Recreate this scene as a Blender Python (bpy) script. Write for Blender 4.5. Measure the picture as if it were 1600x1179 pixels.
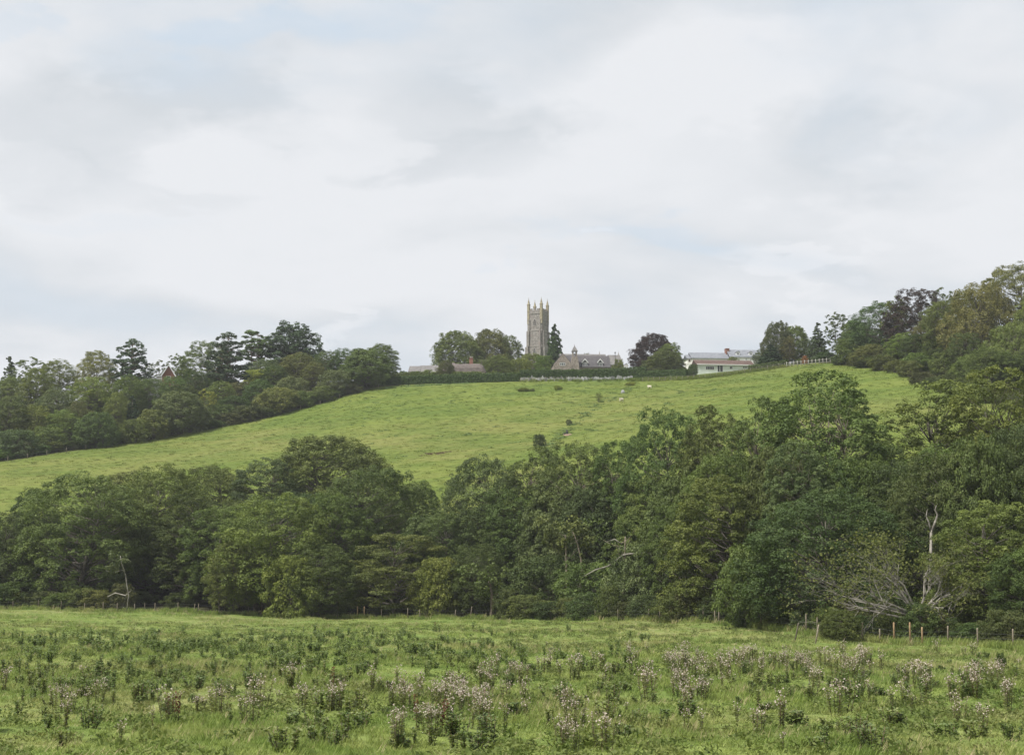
import bpy, math, random
import numpy as np
from mathutils import Vector

for _o in list(bpy.data.objects):
    bpy.data.objects.remove(_o, do_unlink=True)
scene = bpy.context.scene
COL = scene.collection
rad = math.radians

# ------------------------------------------------------------------ camera
F = 2198.0                       # focal length in pixels of the 1600 x 1179 photograph
PITCH = math.atan((860.0 - 589.5) / F)
cam_d = bpy.data.cameras.new('camera')
cam = bpy.data.objects.new('camera', cam_d)
COL.objects.link(cam)
cam_d.sensor_fit = 'HORIZONTAL'
cam_d.sensor_width = 36.0
cam_d.lens = 36.0 * F / 1600.0
cam_d.clip_start = 0.5
cam_d.clip_end = 9000
cam.location = (0, 0, 0)
cam.rotation_euler = (rad(90) + PITCH, 0, 0)
scene.camera = cam

# ------------------------------------------------------------------ light
SUN_EL, SUN_AZ = 57.0, -122.0    # azimuth clockwise from +Y, so the sun is behind the camera and to the left
view = scene.view_settings
view.view_transform = 'Standard'
view.look = 'None'
view.gamma = 1
view.use_curve_mapping = False
view.exposure = 0.7
scene.cycles.use_denoising = True
scene.cycles.denoiser = 'OPENIMAGEDENOISE'
scene.cycles.denoising_input_passes = 'RGB_ALBEDO_NORMAL'
scene.cycles.denoising_prefilter = 'ACCURATE'
scene.cycles.filter_width = 1.5
scene.cycles.max_bounces = 5
scene.cycles.diffuse_bounces = 3
scene.cycles.glossy_bounces = 2
scene.cycles.transmission_bounces = 3
scene.cycles.sample_clamp_indirect = 4.0

sun_d = bpy.data.lights.new('sun', 'SUN')
sun_d.energy = 3.4
sun_d.angle = rad(10)
sun_d.color = (1.0, 0.965, 0.91)
sun = bpy.data.objects.new('sun', sun_d)
COL.objects.link(sun)
_sd = Vector((math.sin(rad(SUN_AZ)) * math.cos(rad(SUN_EL)), math.cos(rad(SUN_AZ)) * math.cos(rad(SUN_EL)), math.sin(rad(SUN_EL))))
sun.rotation_euler = _sd.to_track_quat('Z', 'Y').to_euler()
sun.location = _sd * 300


class NT:
    """small helper to wire shader nodes"""
    def __init__(self, tree):
        self.t = tree
        self.n = tree.nodes
        self.l = tree.links

    def node(self, typ, **kw):
        nd = self.n.new(typ)
        for k, v in kw.items():
            setattr(nd, k, v)
        return nd

    def put(self, sock, v):
        if isinstance(v, bpy.types.NodeSocket):
            self.l.new(v, sock)
        elif v is not None:
            sock.default_value = v

    def math(self, op, a, b=None, c=None, clamp=False):
        nd = self.node('ShaderNodeMath', operation=op)
        nd.use_clamp = clamp
        self.put(nd.inputs[0], a)
        if b is not None: self.put(nd.inputs[1], b)
        if c is not None: self.put(nd.inputs[2], c)
        return nd.outputs[0]

    def vmath(self, op, a, b=None):
        nd = self.node('ShaderNodeVectorMath', operation=op)
        self.put(nd.inputs[0], a)
        if b is not None: self.put(nd.inputs[1], b)
        return nd.outputs[0]

    def mix(self, f, a, b, blend='MIX'):
        nd = self.node('ShaderNodeMix', data_type='RGBA', blend_type=blend)
        self.put(nd.inputs[0], f)
        self.put(nd.inputs[6], a if isinstance(a, bpy.types.NodeSocket) else (*a, 1))
        self.put(nd.inputs[7], b if isinstance(b, bpy.types.NodeSocket) else (*b, 1))
        return nd.outputs[2]

    def noise(self, vec, scale, detail=3, rough=0.5, dist=0.0):
        nd = self.node('ShaderNodeTexNoise')
        if vec is not None: self.put(nd.inputs['Vector'], vec)
        nd.inputs['Scale'].default_value = scale
        nd.inputs['Detail'].default_value = detail
        nd.inputs['Roughness'].default_value = rough
        nd.inputs['Distortion'].default_value = dist
        return nd.outputs[0]

    def ramp(self, v, a, b, lo=0.0, hi=1.0, smooth=True):
        nd = self.node('ShaderNodeMapRange')
        nd.interpolation_type = 'SMOOTHSTEP' if smooth else 'LINEAR'
        self.put(nd.inputs[0], v)
        for i, x in enumerate((a, b, lo, hi)):
            nd.inputs[i + 1].default_value = x
        return nd.outputs[0]


# ------------------------------------------------------------------ world: nearly closed bright cloud over a physical sky
world = bpy.data.worlds.new('World')
scene.world = world
world.use_nodes = True
w = NT(world.node_tree)
w.n.clear()
w_out = w.node('ShaderNodeOutputWorld')
w_bg = w.node('ShaderNodeBackground')
w_bg.inputs['Strength'].default_value = 0.1
sky = w.node('ShaderNodeTexSky', sky_type='NISHITA')
sky.sun_disc = False
sky.sun_elevation = rad(SUN_EL)
sky.sun_rotation = rad(SUN_AZ)
geo = w.node('ShaderNodeTexCoord')
sep = w.node('ShaderNodeSeparateXYZ')
w.l.new(geo.outputs['Generated'], sep.inputs[0])
zc = w.math('MAXIMUM', w.math('ADD', sep.outputs[2], 0.16), 0.1)
comb = w.node('ShaderNodeCombineXYZ')
w.put(comb.inputs[0], w.math('DIVIDE', sep.outputs[0], zc))
w.put(comb.inputs[1], w.math('DIVIDE', sep.outputs[1], zc))
plane = comb.outputs[0]
n_big = w.noise(w.vmath('ADD', plane, (3.1, 7.7, 0.0)), 1.25, 7, 0.52, 0.25)
n_fine = w.noise(w.vmath('ADD', plane, (11.3, 1.2, 4.0)), 3.6, 9, 0.58, 0.15)
# clouds that can be named one by one, in tangent coordinates about the view direction
fy = w.math('MAXIMUM', sep.outputs[1], 0.05)
tu = w.math('DIVIDE', sep.outputs[0], fy)
tw = w.math('DIVIDE', sep.outputs[2], fy)
wob = w.math('MULTIPLY', w.math('SUBTRACT', n_fine, 0.5), 0.26)
tu = w.math('ADD', tu, wob)
tw = w.math('ADD', tw, w.math('MULTIPLY', wob, 0.6))


def cloud_spot(px, py, ax, ay):
    u0 = (px - 800) / F
    t0 = math.tan(PITCH + math.atan((589.5 - py) / F))
    a = w.math('POWER', w.math('DIVIDE', w.math('SUBTRACT', tu, u0), ax / F), 2.0)
    b = w.math('POWER', w.math('DIVIDE', w.math('SUBTRACT', tw, t0), ay / F), 2.0)
    e = w.math('EXPONENT', w.math('MULTIPLY', w.math('ADD', a, b), -1.0))
    return w.ramp(e, 0.12, 0.75)


def total(spots):
    s = None
    for sp in spots:
        v = w.math('MULTIPLY', cloud_spot(*sp[:4]), sp[4])
        s = v if s is None else w.math('ADD', s, v)
    return s


grey_spots = total([(110, 190, 200, 95, 1.0), (690, 190, 190, 70, 0.8), (880, 60, 120, 60, 0.35), (1180, 240, 160, 60, 0.25), (320, 300, 80, 30, 0.45),
                    (1230, 330, 150, 60, 0.35), (60, 280, 240, 35, 0.4), (760, 235, 130, 30, 0.4)])
bright_spots = total([(1130, 110, 210, 80, 1.0), (1240, 410, 130, 32, 1.0), (480, 170, 170, 70, 0.55), (490, 520, 45, 30, 0.9), (295, 552, 25, 18, 0.9),
                      (925, 365, 28, 10, 0.9), (1420, 190, 140, 70, 0.6), (1240, 495, 70, 25, 0.6), (1380, 60, 150, 50, 0.4)])
blue_spots = total([(360, 60, 170, 45, 1.0), (30, 25, 80, 30, 0.6), (1040, 375, 130, 38, 0.75), (560, 40, 90, 45, 0.6), (860, 360, 90, 20, 0.4), (150, 340, 160, 30, 0.25)])
light = w.math('ADD', w.ramp(n_big, 0.34, 0.60, 0.25, 1.0), w.math('MULTIPLY', w.math('SUBTRACT', n_fine, 0.5), 1.2))
light = w.math('ADD', light, w.math('SUBTRACT', w.math('MULTIPLY', bright_spots, 0.55), w.math('MULTIPLY', grey_spots, 0.72)), clamp=True)
cloud_c = w.mix(light, (4.14, 4.37, 4.62), (5.12, 5.24, 5.44))
thin = w.math('ADD', w.ramp(n_big, 0.50, 0.30, 0.0, 0.42), w.math('MULTIPLY', blue_spots, 0.42), clamp=True)
hz = w.ramp(sep.outputs[2], 0.02, 0.32, 0.4, 1.0)
thin = w.math('MULTIPLY', thin, hz)
sky_soft = w.mix(0.32, sky.outputs[0], (4.1, 4.6, 5.2))
# the physical sky near the horizon is far brighter than near the zenith: hold the gap colour to a pale blue
gap = w.mix(0.86, sky_soft, (3.65, 4.5, 5.35))
w.l.new(w.mix(thin, cloud_c, gap), w_bg.inputs['Color'])
w.l.new(w_bg.outputs[0], w_out.inputs['Surface'])

# ------------------------------------------------------------------ from the photograph to the place
CP, SP = math.cos(PITCH), math.sin(PITCH)


def at(px, py, d):
    """point at depth d (metres along +Y) seen at a pixel of the photograph"""
    u, v = (px - 800) / F, (589.5 - py) / F
    k = d / (CP - v * SP)
    return Vector((u * k, d, (SP + v * CP) * k))


# survey points (pixel x, pixel y, depth)
SURVEY = [
    # near meadow
    (-600, 1179, 32), (0, 1179, 32), (800, 1179, 32), (1600, 1179, 32), (2200, 1179, 32),
    (0, 1060, 62), (800, 1062, 60), (1600, 1066, 57),
    (0, 996, 108), (500, 1003, 104), (1000, 1006, 96), (1600, 1034, 78), (-500, 990, 110), (2100, 1040, 76),
    # brook fence
    (-500, 948, 190), (0, 951, 186), (300, 958, 178), (565, 966, 172), (800, 967, 160), (1000, 970, 142), (1160, 979, 126),
    (1280, 996, 111), (1400, 1005, 104), (1600, 1014, 96), (2000, 1030, 88),
    # brook behind it
    (-500, 942, 202), (0, 944, 199), (300, 948, 192), (565, 953, 187), (800, 955, 175), (1000, 958, 157), (1160, 965, 141),
    (1280, 978, 126), (1400, 985, 118), (1600, 990, 110), (2000, 1005, 102),
    # hill field
    (-500, 800, 262), (0, 775, 262), (0, 722, 300), (200, 692, 318), (400, 658, 338), (600, 606, 362), (-400, 770, 285),
    (300, 735, 275), (500, 690, 290), (680, 757, 235), (842, 690, 270), (700, 650, 305), (842, 640, 305), (842, 597, 355), (720, 600, 360),
    (1000, 596, 352), (1100, 592, 347), (1180, 581, 345), (1230, 574, 342), (1300, 568, 338), (1000, 690, 250), (1050, 640, 290),
    (1200, 640, 270), (1400, 588, 285), (1420, 620, 255), (1300, 620, 275), (1600, 640, 225), (1600, 590, 280), (2000, 640, 225), (2000, 560, 290),
    # tops behind the hill field
    (-400, 660, 380), (0, 652, 360), (200, 640, 370), (350, 612, 380), (470, 600, 395), (600, 593, 390), (720, 594, 382), (850, 596, 400),
    (950, 594, 395), (1100, 583, 372), (1170, 577, 370), (1080, 577, 420), (1180, 573, 420), (1300, 562, 372), (1450, 560, 330), (1600, 545, 330),
    (600, 600, 470), (840, 600, 482), (1100, 588, 480), (1300, 575, 450), (300, 620, 470), (0, 645, 470), (1600, 560, 430), (-400, 660, 480), (2000, 560, 430),
    (600, 650, 620), (1000, 650, 620), (1500, 640, 620), (0, 660, 620), (-500, 670, 620), (2000, 640, 620),
]
_c = [at(*s) for s in SURVEY] + [Vector((x, y, z)) for x, y, z in ((-60, -60, 1.5), (0, -60, 1.5), (60, -60, 1.5), (0, 0, -1.75), (-40, 0, -1.8), (40, 0, -1.8),
                                                                    (-25, 15, -3.1), (0, 15, -3.1), (25, 15, -3.1))]
CPTS = np.array([(c.x, c.y) for c in _c])
CZ = np.array([c.z for c in _c])


def _kern(a, b):
    d2 = ((a[:, None, :] - b[None, :, :]) ** 2).sum(-1)
    return np.sqrt(d2 + 144.0)


_n = len(CPTS)
_A = np.zeros((_n + 3, _n + 3))
_A[:_n, :_n] = _kern(CPTS, CPTS) - np.eye(_n) * 0.4
_A[:_n, _n] = 1
_A[:_n, _n + 1:] = CPTS
_A[_n:, :_n] = _A[:_n, _n:].T
_W = np.linalg.solve(_A, np.concatenate([CZ, np.zeros(3)]))
_rs = np.random.RandomState(5)
_waves = [(_rs.uniform(0, 6.28), lam, _rs.uniform(0, 6.28)) for lam in (1.9, 2.3, 2.9, 3.7, 4.6, 6.1, 8.0, 11.0, 15.0)]


def smooth(x, a, b):
    t = np.clip((x - a) / (b - a), 0, 1)
    return t * t * (3 - 2 * t)


def brook_y(x):
    """depth of the fence along the foot of the meadow at x"""
    return np.interp(x, BX, BY)


_b = [at(*s) for s in ((-900, 945, 192), (-500, 948, 190), (0, 951, 186), (300, 958, 178), (565, 966, 172), (800, 967, 160), (1000, 970, 142), (1160, 979, 126), (1280, 996, 111),
                       (1400, 1005, 104), (1600, 1014, 96), (2000, 1030, 88), (2600, 1030, 84))]
BX, BY = np.array([p.x for p in _b]), np.array([p.y for p in _b])


def terrain(x, y, fine=True):
    x = np.atleast_1d(np.asarray(x, float))
    y = np.atleast_1d(np.asarray(y, float))
    p = np.stack([x, y], -1)
    z = np.zeros(len(x))
    for i in range(0, len(x), 20000):
        q = p[i:i + 20000]
        z[i:i + 20000] = _kern(q, CPTS) @ _W[:_n] + _W[_n] + q @ _W[_n + 1:]
    far = np.maximum(smooth(y, 560, 760), smooth(np.abs(x), 330, 520))
    flat = np.where(y > 300, 47.0, np.interp(y, [-100, 60, 190, 330], [0, -6, -7, 40]))
    z = z * (1 - far) + flat * far
    if fine:
        hill = smooth(y - brook_y(x), 20, 45)
        amp = 0.022 - 0.016 * hill
        for a, lam, ph in _waves:
            z = z + amp * (lam ** 0.6) * np.sin((x * math.cos(a) + y * math.sin(a)) * 6.283 / lam + ph) * np.sin((x * math.sin(a * 1.7) - y * math.cos(a * 1.3)) * 6.283 / (lam * 2.3) + ph * 2)
    return z


def T(x, y):
    return float(terrain([x], [y])[0])


def P(px, d):
    """point on the ground seen in pixel column px at depth d"""
    x = (px - 800) / F * d
    for _ in range(3):
        z = T(x, d)
        v = math.tan(math.atan2(z, d) - PITCH)
        x = (px - 800) / F * d / (CP - v * SP)
    return Vector((x, d, T(x, d)))


_DS = np.arange(22.0, 520.0, 0.5)


def hit(px, py):
    """where the line of sight through a pixel meets the ground"""
    u, v = (px - 800) / F, (589.5 - py) / F
    k = _DS / (CP - v * SP)
    x, z = u * k, (SP + v * CP) * k
    g = terrain(x, _DS)
    i = np.argmax(g >= z)
    if not (g >= z).any():
        return None
    return Vector((x[i], _DS[i], g[i]))


# ------------------------------------------------------------------ objects
def new_mesh(name, verts, faces, mat=None, smooth_shade=False, tint=None):
    me = bpy.data.meshes.new(name)
    me.from_pydata([tuple(v) for v in verts], [], [tuple(f) for f in faces])
    if mat: me.materials.append(mat)
    if smooth_shade:
        me.polygons.foreach_set('use_smooth', [True] * len(me.polygons))
    if tint is not None:
        a = me.attributes.new('tint', 'FLOAT', 'FACE')
        a.data.foreach_set('value', np.asarray(tint, np.float32))
    me.update()
    return me


def quad_mesh(name, verts, mat, tint=None, n=4):
    """fast mesh from an (N*n, 3) array of separate n-gons"""
    me = bpy.data.meshes.new(name)
    nv = len(verts)
    nf = nv // n
    me.vertices.add(nv)
    me.vertices.foreach_set('co', np.asarray(verts, np.float32).ravel())
    me.loops.add(nv)
    me.loops.foreach_set('vertex_index', np.arange(nv, dtype=np.int32))
    me.polygons.add(nf)
    me.polygons.foreach_set('loop_start', np.arange(0, nv, n, dtype=np.int32))
    me.materials.append(mat)
    if tint is not None:
        a = me.attributes.new('tint', 'FLOAT', 'FACE')
        a.data.foreach_set('value', np.asarray(tint, np.float32))
    me.update(calc_edges=True)
    return me


def obj(name, data, parent=None, loc=None):
    o = bpy.data.objects.new(name, data)
    COL.objects.link(o)
    if parent: o.parent = parent
    if loc is not None: o.location = loc
    return o


def tag(o, label=None, cat=None, group=None, kind=None):
    if label: o['label'] = label
    if cat: o['category'] = cat
    if group: o['group'] = group
    if kind: o['kind'] = kind
    return o


def thing(name, label, cat, loc, rz=0.0, group=None):
    o = obj(name, None, None, loc)
    o.empty_display_size = 0.3
    o.rotation_euler = (0, 0, rz)
    return tag(o, label, cat, group)


# ------------------------------------------------------------------ materials
def material(name):
    m = bpy.data.materials.new(name)
    m.use_nodes = True
    t = NT(m.node_tree)
    b = m.node_tree.nodes['Principled BSDF']
    b.inputs['Specular IOR Level'].default_value = 0.25
    b.inputs['Roughness'].default_value = 0.85
    return m, t, b


def plain(name, c1, c2, scale=2.0, rough=0.85, bump=0.0, detail=4, obj_col=False, c3=None):
    m, t, b = material(name)
    tc = t.node('ShaderNodeTexCoord')
    n = t.noise(tc.outputs['Object'], scale, detail, 0.6)
    c = t.mix(t.ramp(n, 0.32, 0.68), c1, c2)
    if c3:
        n2 = t.noise(tc.outputs['Object'], scale * 0.27, 3, 0.6)
        c = t.mix(t.ramp(n2, 0.5, 0.72, 0, 0.8), c, c3)
    if obj_col:
        oi = t.node('ShaderNodeObjectInfo')
        c = t.mix(1.0, c, oi.outputs['Color'], 'MULTIPLY')
    t.put(b.inputs['Base Color'], c)
    b.inputs['Roughness'].default_value = rough
    if bump:
        bp = t.node('ShaderNodeBump')
        bp.inputs['Strength'].default_value = bump
        bp.inputs['Distance'].default_value = 0.1
        t.put(bp.inputs['Height'], n)
        t.l.new(bp.outputs[0], b.inputs['Normal'])
    return m


def foliage_material(name, spec=0.16, trans=0.25, contrast=(0.6, 1.45), warm=0.28):
    """leaf colour = the plant's own colour, varied leaf by leaf and clump by clump"""
    m, t, b = material(name)
    oi = t.node('ShaderNodeObjectInfo')
    at_ = t.node('ShaderNodeAttribute', attribute_name='tint')
    v = at_.outputs['Fac']
    mul = t.ramp(v, 0.0, 1.0, contrast[0], contrast[1], smooth=False)
    g = t.node('ShaderNodeCombineColor')
    t.put(g.inputs[0], t.math('MULTIPLY', mul, t.ramp(v, 0.3, 1.0, 1.0, 1.0 + warm * 0.45, smooth=False)))
    t.put(g.inputs[1], mul)
    t.put(g.inputs[2], t.math('MULTIPLY', mul, 0.92))
    c = t.mix(1.0, oi.outputs['Color'], g.outputs[0], 'MULTIPLY')
    t.put(b.inputs['Base Color'], c)
    b.inputs['Roughness'].default_value = 0.55
    b.inputs['Specular IOR Level'].default_value = spec
    tr = t.node('ShaderNodeBsdfTranslucent')
    t.put(tr.inputs['Color'], t.mix(1.0, c, (1.15, 1.25, 0.6), 'MULTIPLY'))
    mx = t.node('ShaderNodeMixShader')
    mx.inputs[0].default_value = trans
    out = m.node_tree.nodes['Material Output']
    t.l.new(b.outputs[0], mx.inputs[1])
    t.l.new(tr.outputs[0], mx.inputs[2])
    t.l.new(mx.outputs[0], out.inputs['Surface'])
    return m


M = {}
M['leaf'] = foliage_material('leaf')
M['needle'] = foliage_material('needle', 0.2, 0.1, (0.55, 1.45), 0.2)
M['weed'] = foliage_material('weed_leaf', 0.25, 0.3, (0.6, 1.4), 0.3)
M['bark'] = plain('bark', (0.075, 0.062, 0.048), (0.16, 0.145, 0.12), 3.0, 0.95, 0.4, obj_col=True)
M['dead_wood'] = plain('dead_wood', (0.15, 0.135, 0.112), (0.36, 0.33, 0.285), 2.6, 0.9, 0.2)
M['seed'] = plain('thistle_down', (0.48, 0.41, 0.35), (0.70, 0.62, 0.54), 14.0, 1.0)
M['dry_stem'] = plain('dry_stem', (0.11, 0.075, 0.05), (0.17, 0.12, 0.075), 12.0, 0.95)
M['dock_seed'] = plain('dock_seed', (0.085, 0.035, 0.02), (0.14, 0.06, 0.03), 12.0, 0.95)
M['stone'] = plain('tower_stone', (0.165, 0.152, 0.14), (0.30, 0.277, 0.252), 1.5, 0.95, 0.5, 9, c3=(0.24, 0.20, 0.185))
M['lichen'] = plain('lichen_stone', (0.22, 0.19, 0.125), (0.36, 0.32, 0.22), 1.4, 0.95, 0.2, 6)
M['dressed'] = plain('dressed_stone', (0.27, 0.25, 0.225), (0.37, 0.345, 0.31), 2.0, 0.9)
M['school_stone'] = plain('school_stone', (0.18, 0.15, 0.128), (0.33, 0.285, 0.245), 2.4, 0.95, 0.4, 9, c3=(0.30, 0.26, 0.225))
M['slate_dark'] = plain('dark_slate', (0.06, 0.057, 0.06), (0.108, 0.10, 0.101), 2.2, 0.7, 0.2, 6)
M['slate'] = plain('grey_slate', (0.155, 0.165, 0.185), (0.235, 0.245, 0.265), 1.3, 0.6, 0.1, 6)
M['slate_brown'] = plain('weathered_slate', (0.13, 0.125, 0.12), (0.21, 0.2, 0.19), 1.6, 0.8, 0.2, 6)
M['tile_brown'] = plain('brown_tile', (0.085, 0.055, 0.046), (0.135, 0.09, 0.075), 1.6, 0.85, 0.1, 6)
M['thatch'] = plain('thatch', (0.095, 0.08, 0.072), (0.16, 0.136, 0.122), 1.4, 1.0, 0.4, 7)
M['brick'] = plain('brick', (0.19, 0.09, 0.065), (0.27, 0.14, 0.10), 3.0, 0.9, 0.1, 6)
M['white'] = plain('white_paint', (0.72, 0.72, 0.70), (0.82, 0.82, 0.80), 0.8, 0.6)
M['cream'] = plain('white_render', (0.72, 0.70, 0.66), (0.82, 0.80, 0.77), 0.6, 0.8)
M['pale_green'] = plain('pale_green_render', (0.60, 0.64, 0.58), (0.70, 0.735, 0.68), 0.5, 0.8)
M['glass'] = plain('window_glass', (0.03, 0.035, 0.04), (0.06, 0.065, 0.07), 1.0, 0.12)
M['dark'] = plain('dark_metal', (0.03, 0.03, 0.032), (0.05, 0.05, 0.05), 3.0, 0.6)
M['lead'] = plain('lead', (0.10, 0.10, 0.11), (0.16, 0.16, 0.17), 2.0, 0.6)
M['timber_grey'] = plain('weathered_timber', (0.20, 0.175, 0.145), (0.32, 0.285, 0.24), 6.0, 0.95, obj_col=True)
M['rail'] = plain('pale_rail', (0.38, 0.36, 0.32), (0.55, 0.53, 0.48), 3.0, 0.9)
M['wire'] = plain('fence_wire', (0.12, 0.12, 0.12), (0.2, 0.2, 0.2), 3.0, 0.5)
M['grave'] = plain('headstone', (0.22, 0.22, 0.21), (0.42, 0.42, 0.40), 1.5, 0.9, obj_col=True)
M['fleece'] = plain('fleece', (0.62, 0.55, 0.43), (0.72, 0.66, 0.54), 6.0, 1.0, 0.3)
M['bare_earth'] = plain('bare_earth', (0.20, 0.135, 0.10), (0.27, 0.19, 0.145), 2.0, 1.0)
M['rock'] = plain('grey_rock', (0.24, 0.24, 0.24), (0.38, 0.38, 0.38), 2.0, 0.95, 0.3)


def grass_colours(t, hill):
    """colour of pasture as it varies from place to place (world position)"""
    g = t.node('ShaderNodeNewGeometry')
    p = g.outputs['Position']
    mp = t.node('ShaderNodeMapping')
    mp.inputs['Scale'].default_value = (0.55, 1.0, 1.0) if hill else (0.75, 1.0, 1.0)
    t.l.new(p, mp.inputs[0])
    p = mp.outputs[0]
    if hill:
        a, b_, c = (0.092, 0.132, 0.024), (0.134, 0.168, 0.034), (0.172, 0.170, 0.056)
        big, mid, fine = t.noise(p, 0.022, 5, 0.65), t.noise(p, 0.11, 6, 0.7), t.noise(p, 0.95, 4, 0.7)
    else:
        a, b_, c = (0.122, 0.175, 0.040), (0.182, 0.222, 0.062), (0.255, 0.240, 0.112)
        big, mid, fine = t.noise(p, 0.075, 5, 0.65), t.noise(p, 0.4, 6, 0.7), t.noise(p, 2.6, 4, 0.7)
    col = t.mix(t.ramp(mid, 0.38, 0.62), a, b_)
    col = t.mix(t.math('MULTIPLY', t.ramp(big, 0.42, 0.68), t.ramp(mid, 0.35, 0.75, 0.15, 0.9)), col, c)
    k = t.ramp(fine, 0.25, 0.75, 0.80, 1.15)
    kk = t.node('ShaderNodeCombineColor')
    for i in range(3): t.put(kk.inputs[i], k)
    return t.mix(1.0, col, kk.outputs[0], 'MULTIPLY'), fine, mid


def ground_material(name, hill):
    m, t, b = material(name)
    col, fine, mid = grass_colours(t, hill)
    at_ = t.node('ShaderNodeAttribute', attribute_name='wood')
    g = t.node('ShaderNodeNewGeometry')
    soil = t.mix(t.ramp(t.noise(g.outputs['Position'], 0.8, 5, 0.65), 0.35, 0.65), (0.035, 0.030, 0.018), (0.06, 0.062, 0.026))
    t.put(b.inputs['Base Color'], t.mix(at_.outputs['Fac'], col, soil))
    b.inputs['Roughness'].default_value = 0.95
    b.inputs['Specular IOR Level'].default_value = 0.1
    bp = t.node('ShaderNodeBump')
    bp.inputs['Strength'].default_value = 0.25
    bp.inputs['Distance'].default_value = 0.35 if hill else 0.12
    t.put(bp.inputs['Height'], t.math('ADD', fine, t.math('MULTIPLY', mid, 1.2)))
    t.l.new(bp.outputs[0], b.inputs['Normal'])
    return m


def blade_material(name, hill, gain):
    m, t, b = material(name)
    col, fine, mid = grass_colours(t, hill)
    oi = t.node('ShaderNodeObjectInfo')
    at_ = t.node('ShaderNodeAttribute', attribute_name='tint')
    r = t.math('ADD', t.math('MULTIPLY', oi.outputs['Random'], 0.5), t.math('MULTIPLY', at_.outputs['Fac'], 0.5))
    c2 = t.mix(r, (gain * 0.72, gain * 0.78, gain * 0.70), (gain * 1.3, gain * 1.2, gain * 1.15))
    c = t.mix(1.0, col, c2, 'MULTIPLY')
    t.put(b.inputs['Base Color'], c)
    b.inputs['Roughness'].default_value = 0.6
    tr = t.node('ShaderNodeBsdfTranslucent')
    t.put(tr.inputs['Color'], c)
    mx = t.node('ShaderNodeMixShader')
    mx.inputs[0].default_value = 0.35
    out = m.node_tree.nodes['Material Output']
    t.l.new(b.outputs[0], mx.inputs[1])
    t.l.new(tr.outputs[0], mx.inputs[2])
    t.l.new(mx.outputs[0], out.inputs['Surface'])
    return m


M['meadow'] = ground_material('meadow_ground', False)
M['hill'] = ground_material('hill_pasture', True)
M['blade'] = blade_material('meadow_blade', False, 1.6)
M['meadow_weed'] = blade_material('meadow_weed', False, 0.95)
M['bracken'] = plain('bracken', (0.16, 0.12, 0.07), (0.22, 0.19, 0.09), 3.0, 0.9)
M['straw'] = plain('straw', (0.30, 0.25, 0.13), (0.42, 0.36, 0.21), 3.0, 0.9)
M['hill_blade'] = blade_material('hill_blade', True, 1.3)
M['rush'] = plain('rush', (0.125, 0.19, 0.06), (0.17, 0.24, 0.085), 3.0, 0.8)

# ------------------------------------------------------------------ ground: one continuous sheet, cut along the brook
def spread(vals, last, grow):
    out = list(vals)
    step = abs(out[-1] - out[-2])
    while abs(out[-1]) < last:
        step *= grow
        out.append(out[-1] + math.copysign(step, out[-1] - out[-2]))
    return out


xs_r = spread(list(np.arange(0, 175, 1.25)), 1500, 1.25)
xs = np.array([-v for v in xs_r[:0:-1]] + xs_r)
ys = np.array([-60, -45, -30, -18, -8, 0, 6, 12, 17] + list(np.arange(20, 130, 0.9)) + list(np.arange(130, 380, 1.5)) + spread(list(np.arange(380, 520, 5)), 2200, 1.25))
gx, gy = np.meshgrid(xs, ys)
gz = terrain(gx.ravel(), gy.ravel()).reshape(gx.shape)
fx, fy_ = gx.ravel(), gy.ravel()
edge = [hit(*p) for p in ((0, 722), (100, 707), (200, 692), (300, 676), (400, 656), (500, 632), (560, 612), (600, 604))]
EDX, EDY = np.array([-160] + [e.x for e in edge]), np.array([edge[0].y - 20] + [e.y for e in edge])
redge = [P(1305, 338), P(1360, 312), P(1400, 292), P(1440, 270), P(1520, 240), P(1640, 210)]
RDX, RDY = np.array([e.x for e in redge] + [220]), np.array([e.y for e in redge] + [190])
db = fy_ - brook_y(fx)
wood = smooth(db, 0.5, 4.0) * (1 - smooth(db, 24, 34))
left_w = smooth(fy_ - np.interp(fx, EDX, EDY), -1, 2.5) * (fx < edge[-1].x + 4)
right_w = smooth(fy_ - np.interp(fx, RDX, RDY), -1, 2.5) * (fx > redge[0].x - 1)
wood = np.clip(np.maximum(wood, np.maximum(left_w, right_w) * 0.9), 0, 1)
NXV, NYV = len(xs), len(ys)
ii, jj = np.meshgrid(np.arange(NXV - 1), np.arange(NYV - 1))
q = np.stack([jj * NXV + ii, jj * NXV + ii + 1, (jj + 1) * NXV + ii + 1, (jj + 1) * NXV + ii], -1).reshape(-1, 4)
mid_db = db[q].mean(1)
V3 = np.stack([fx, fy_, gz.ravel()], -1)
for nm, sel, mt in (('meadow', mid_db <= 14, M['meadow']), ('hill', mid_db > 14, M['hill'])):
    qq = q[sel]
    used, inv = np.unique(qq, return_inverse=True)
    me = new_mesh(nm, V3[used], inv.reshape(-1, 4), mt, True)
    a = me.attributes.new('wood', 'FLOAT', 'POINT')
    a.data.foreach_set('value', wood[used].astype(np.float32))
    tag(obj(nm, me), {'meadow': 'rough green meadow with thistles in front of the wood', 'hill': 'steep green pasture rising to the church'}[nm], None, None, 'structure')

# ------------------------------------------------------------------ trees
def unit(v):
    return v / np.maximum(np.linalg.norm(v, axis=-1, keepdims=True), 1e-9)


def leaf_quads(pos, nrm, size, rng, aspect=0.62):
    """diamond leaves: base, side, tip, side"""
    n = len(pos)
    t = unit(np.cross(nrm, unit(rng.normal(size=(n, 3)))))
    s = np.cross(nrm, t)
    L = (size * rng.uniform(0.65, 1.3, n))[:, None]
    W = L * aspect * rng.uniform(0.75, 1.15, n)[:, None]
    fold = nrm * (L * 0.12)
    v = np.stack([pos - t * L * 0.5, pos + s * W * 0.5 + fold, pos + t * L * 0.5, pos - s * W * 0.5 + fold], 1)
    return v.reshape(-1, 3)


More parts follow.
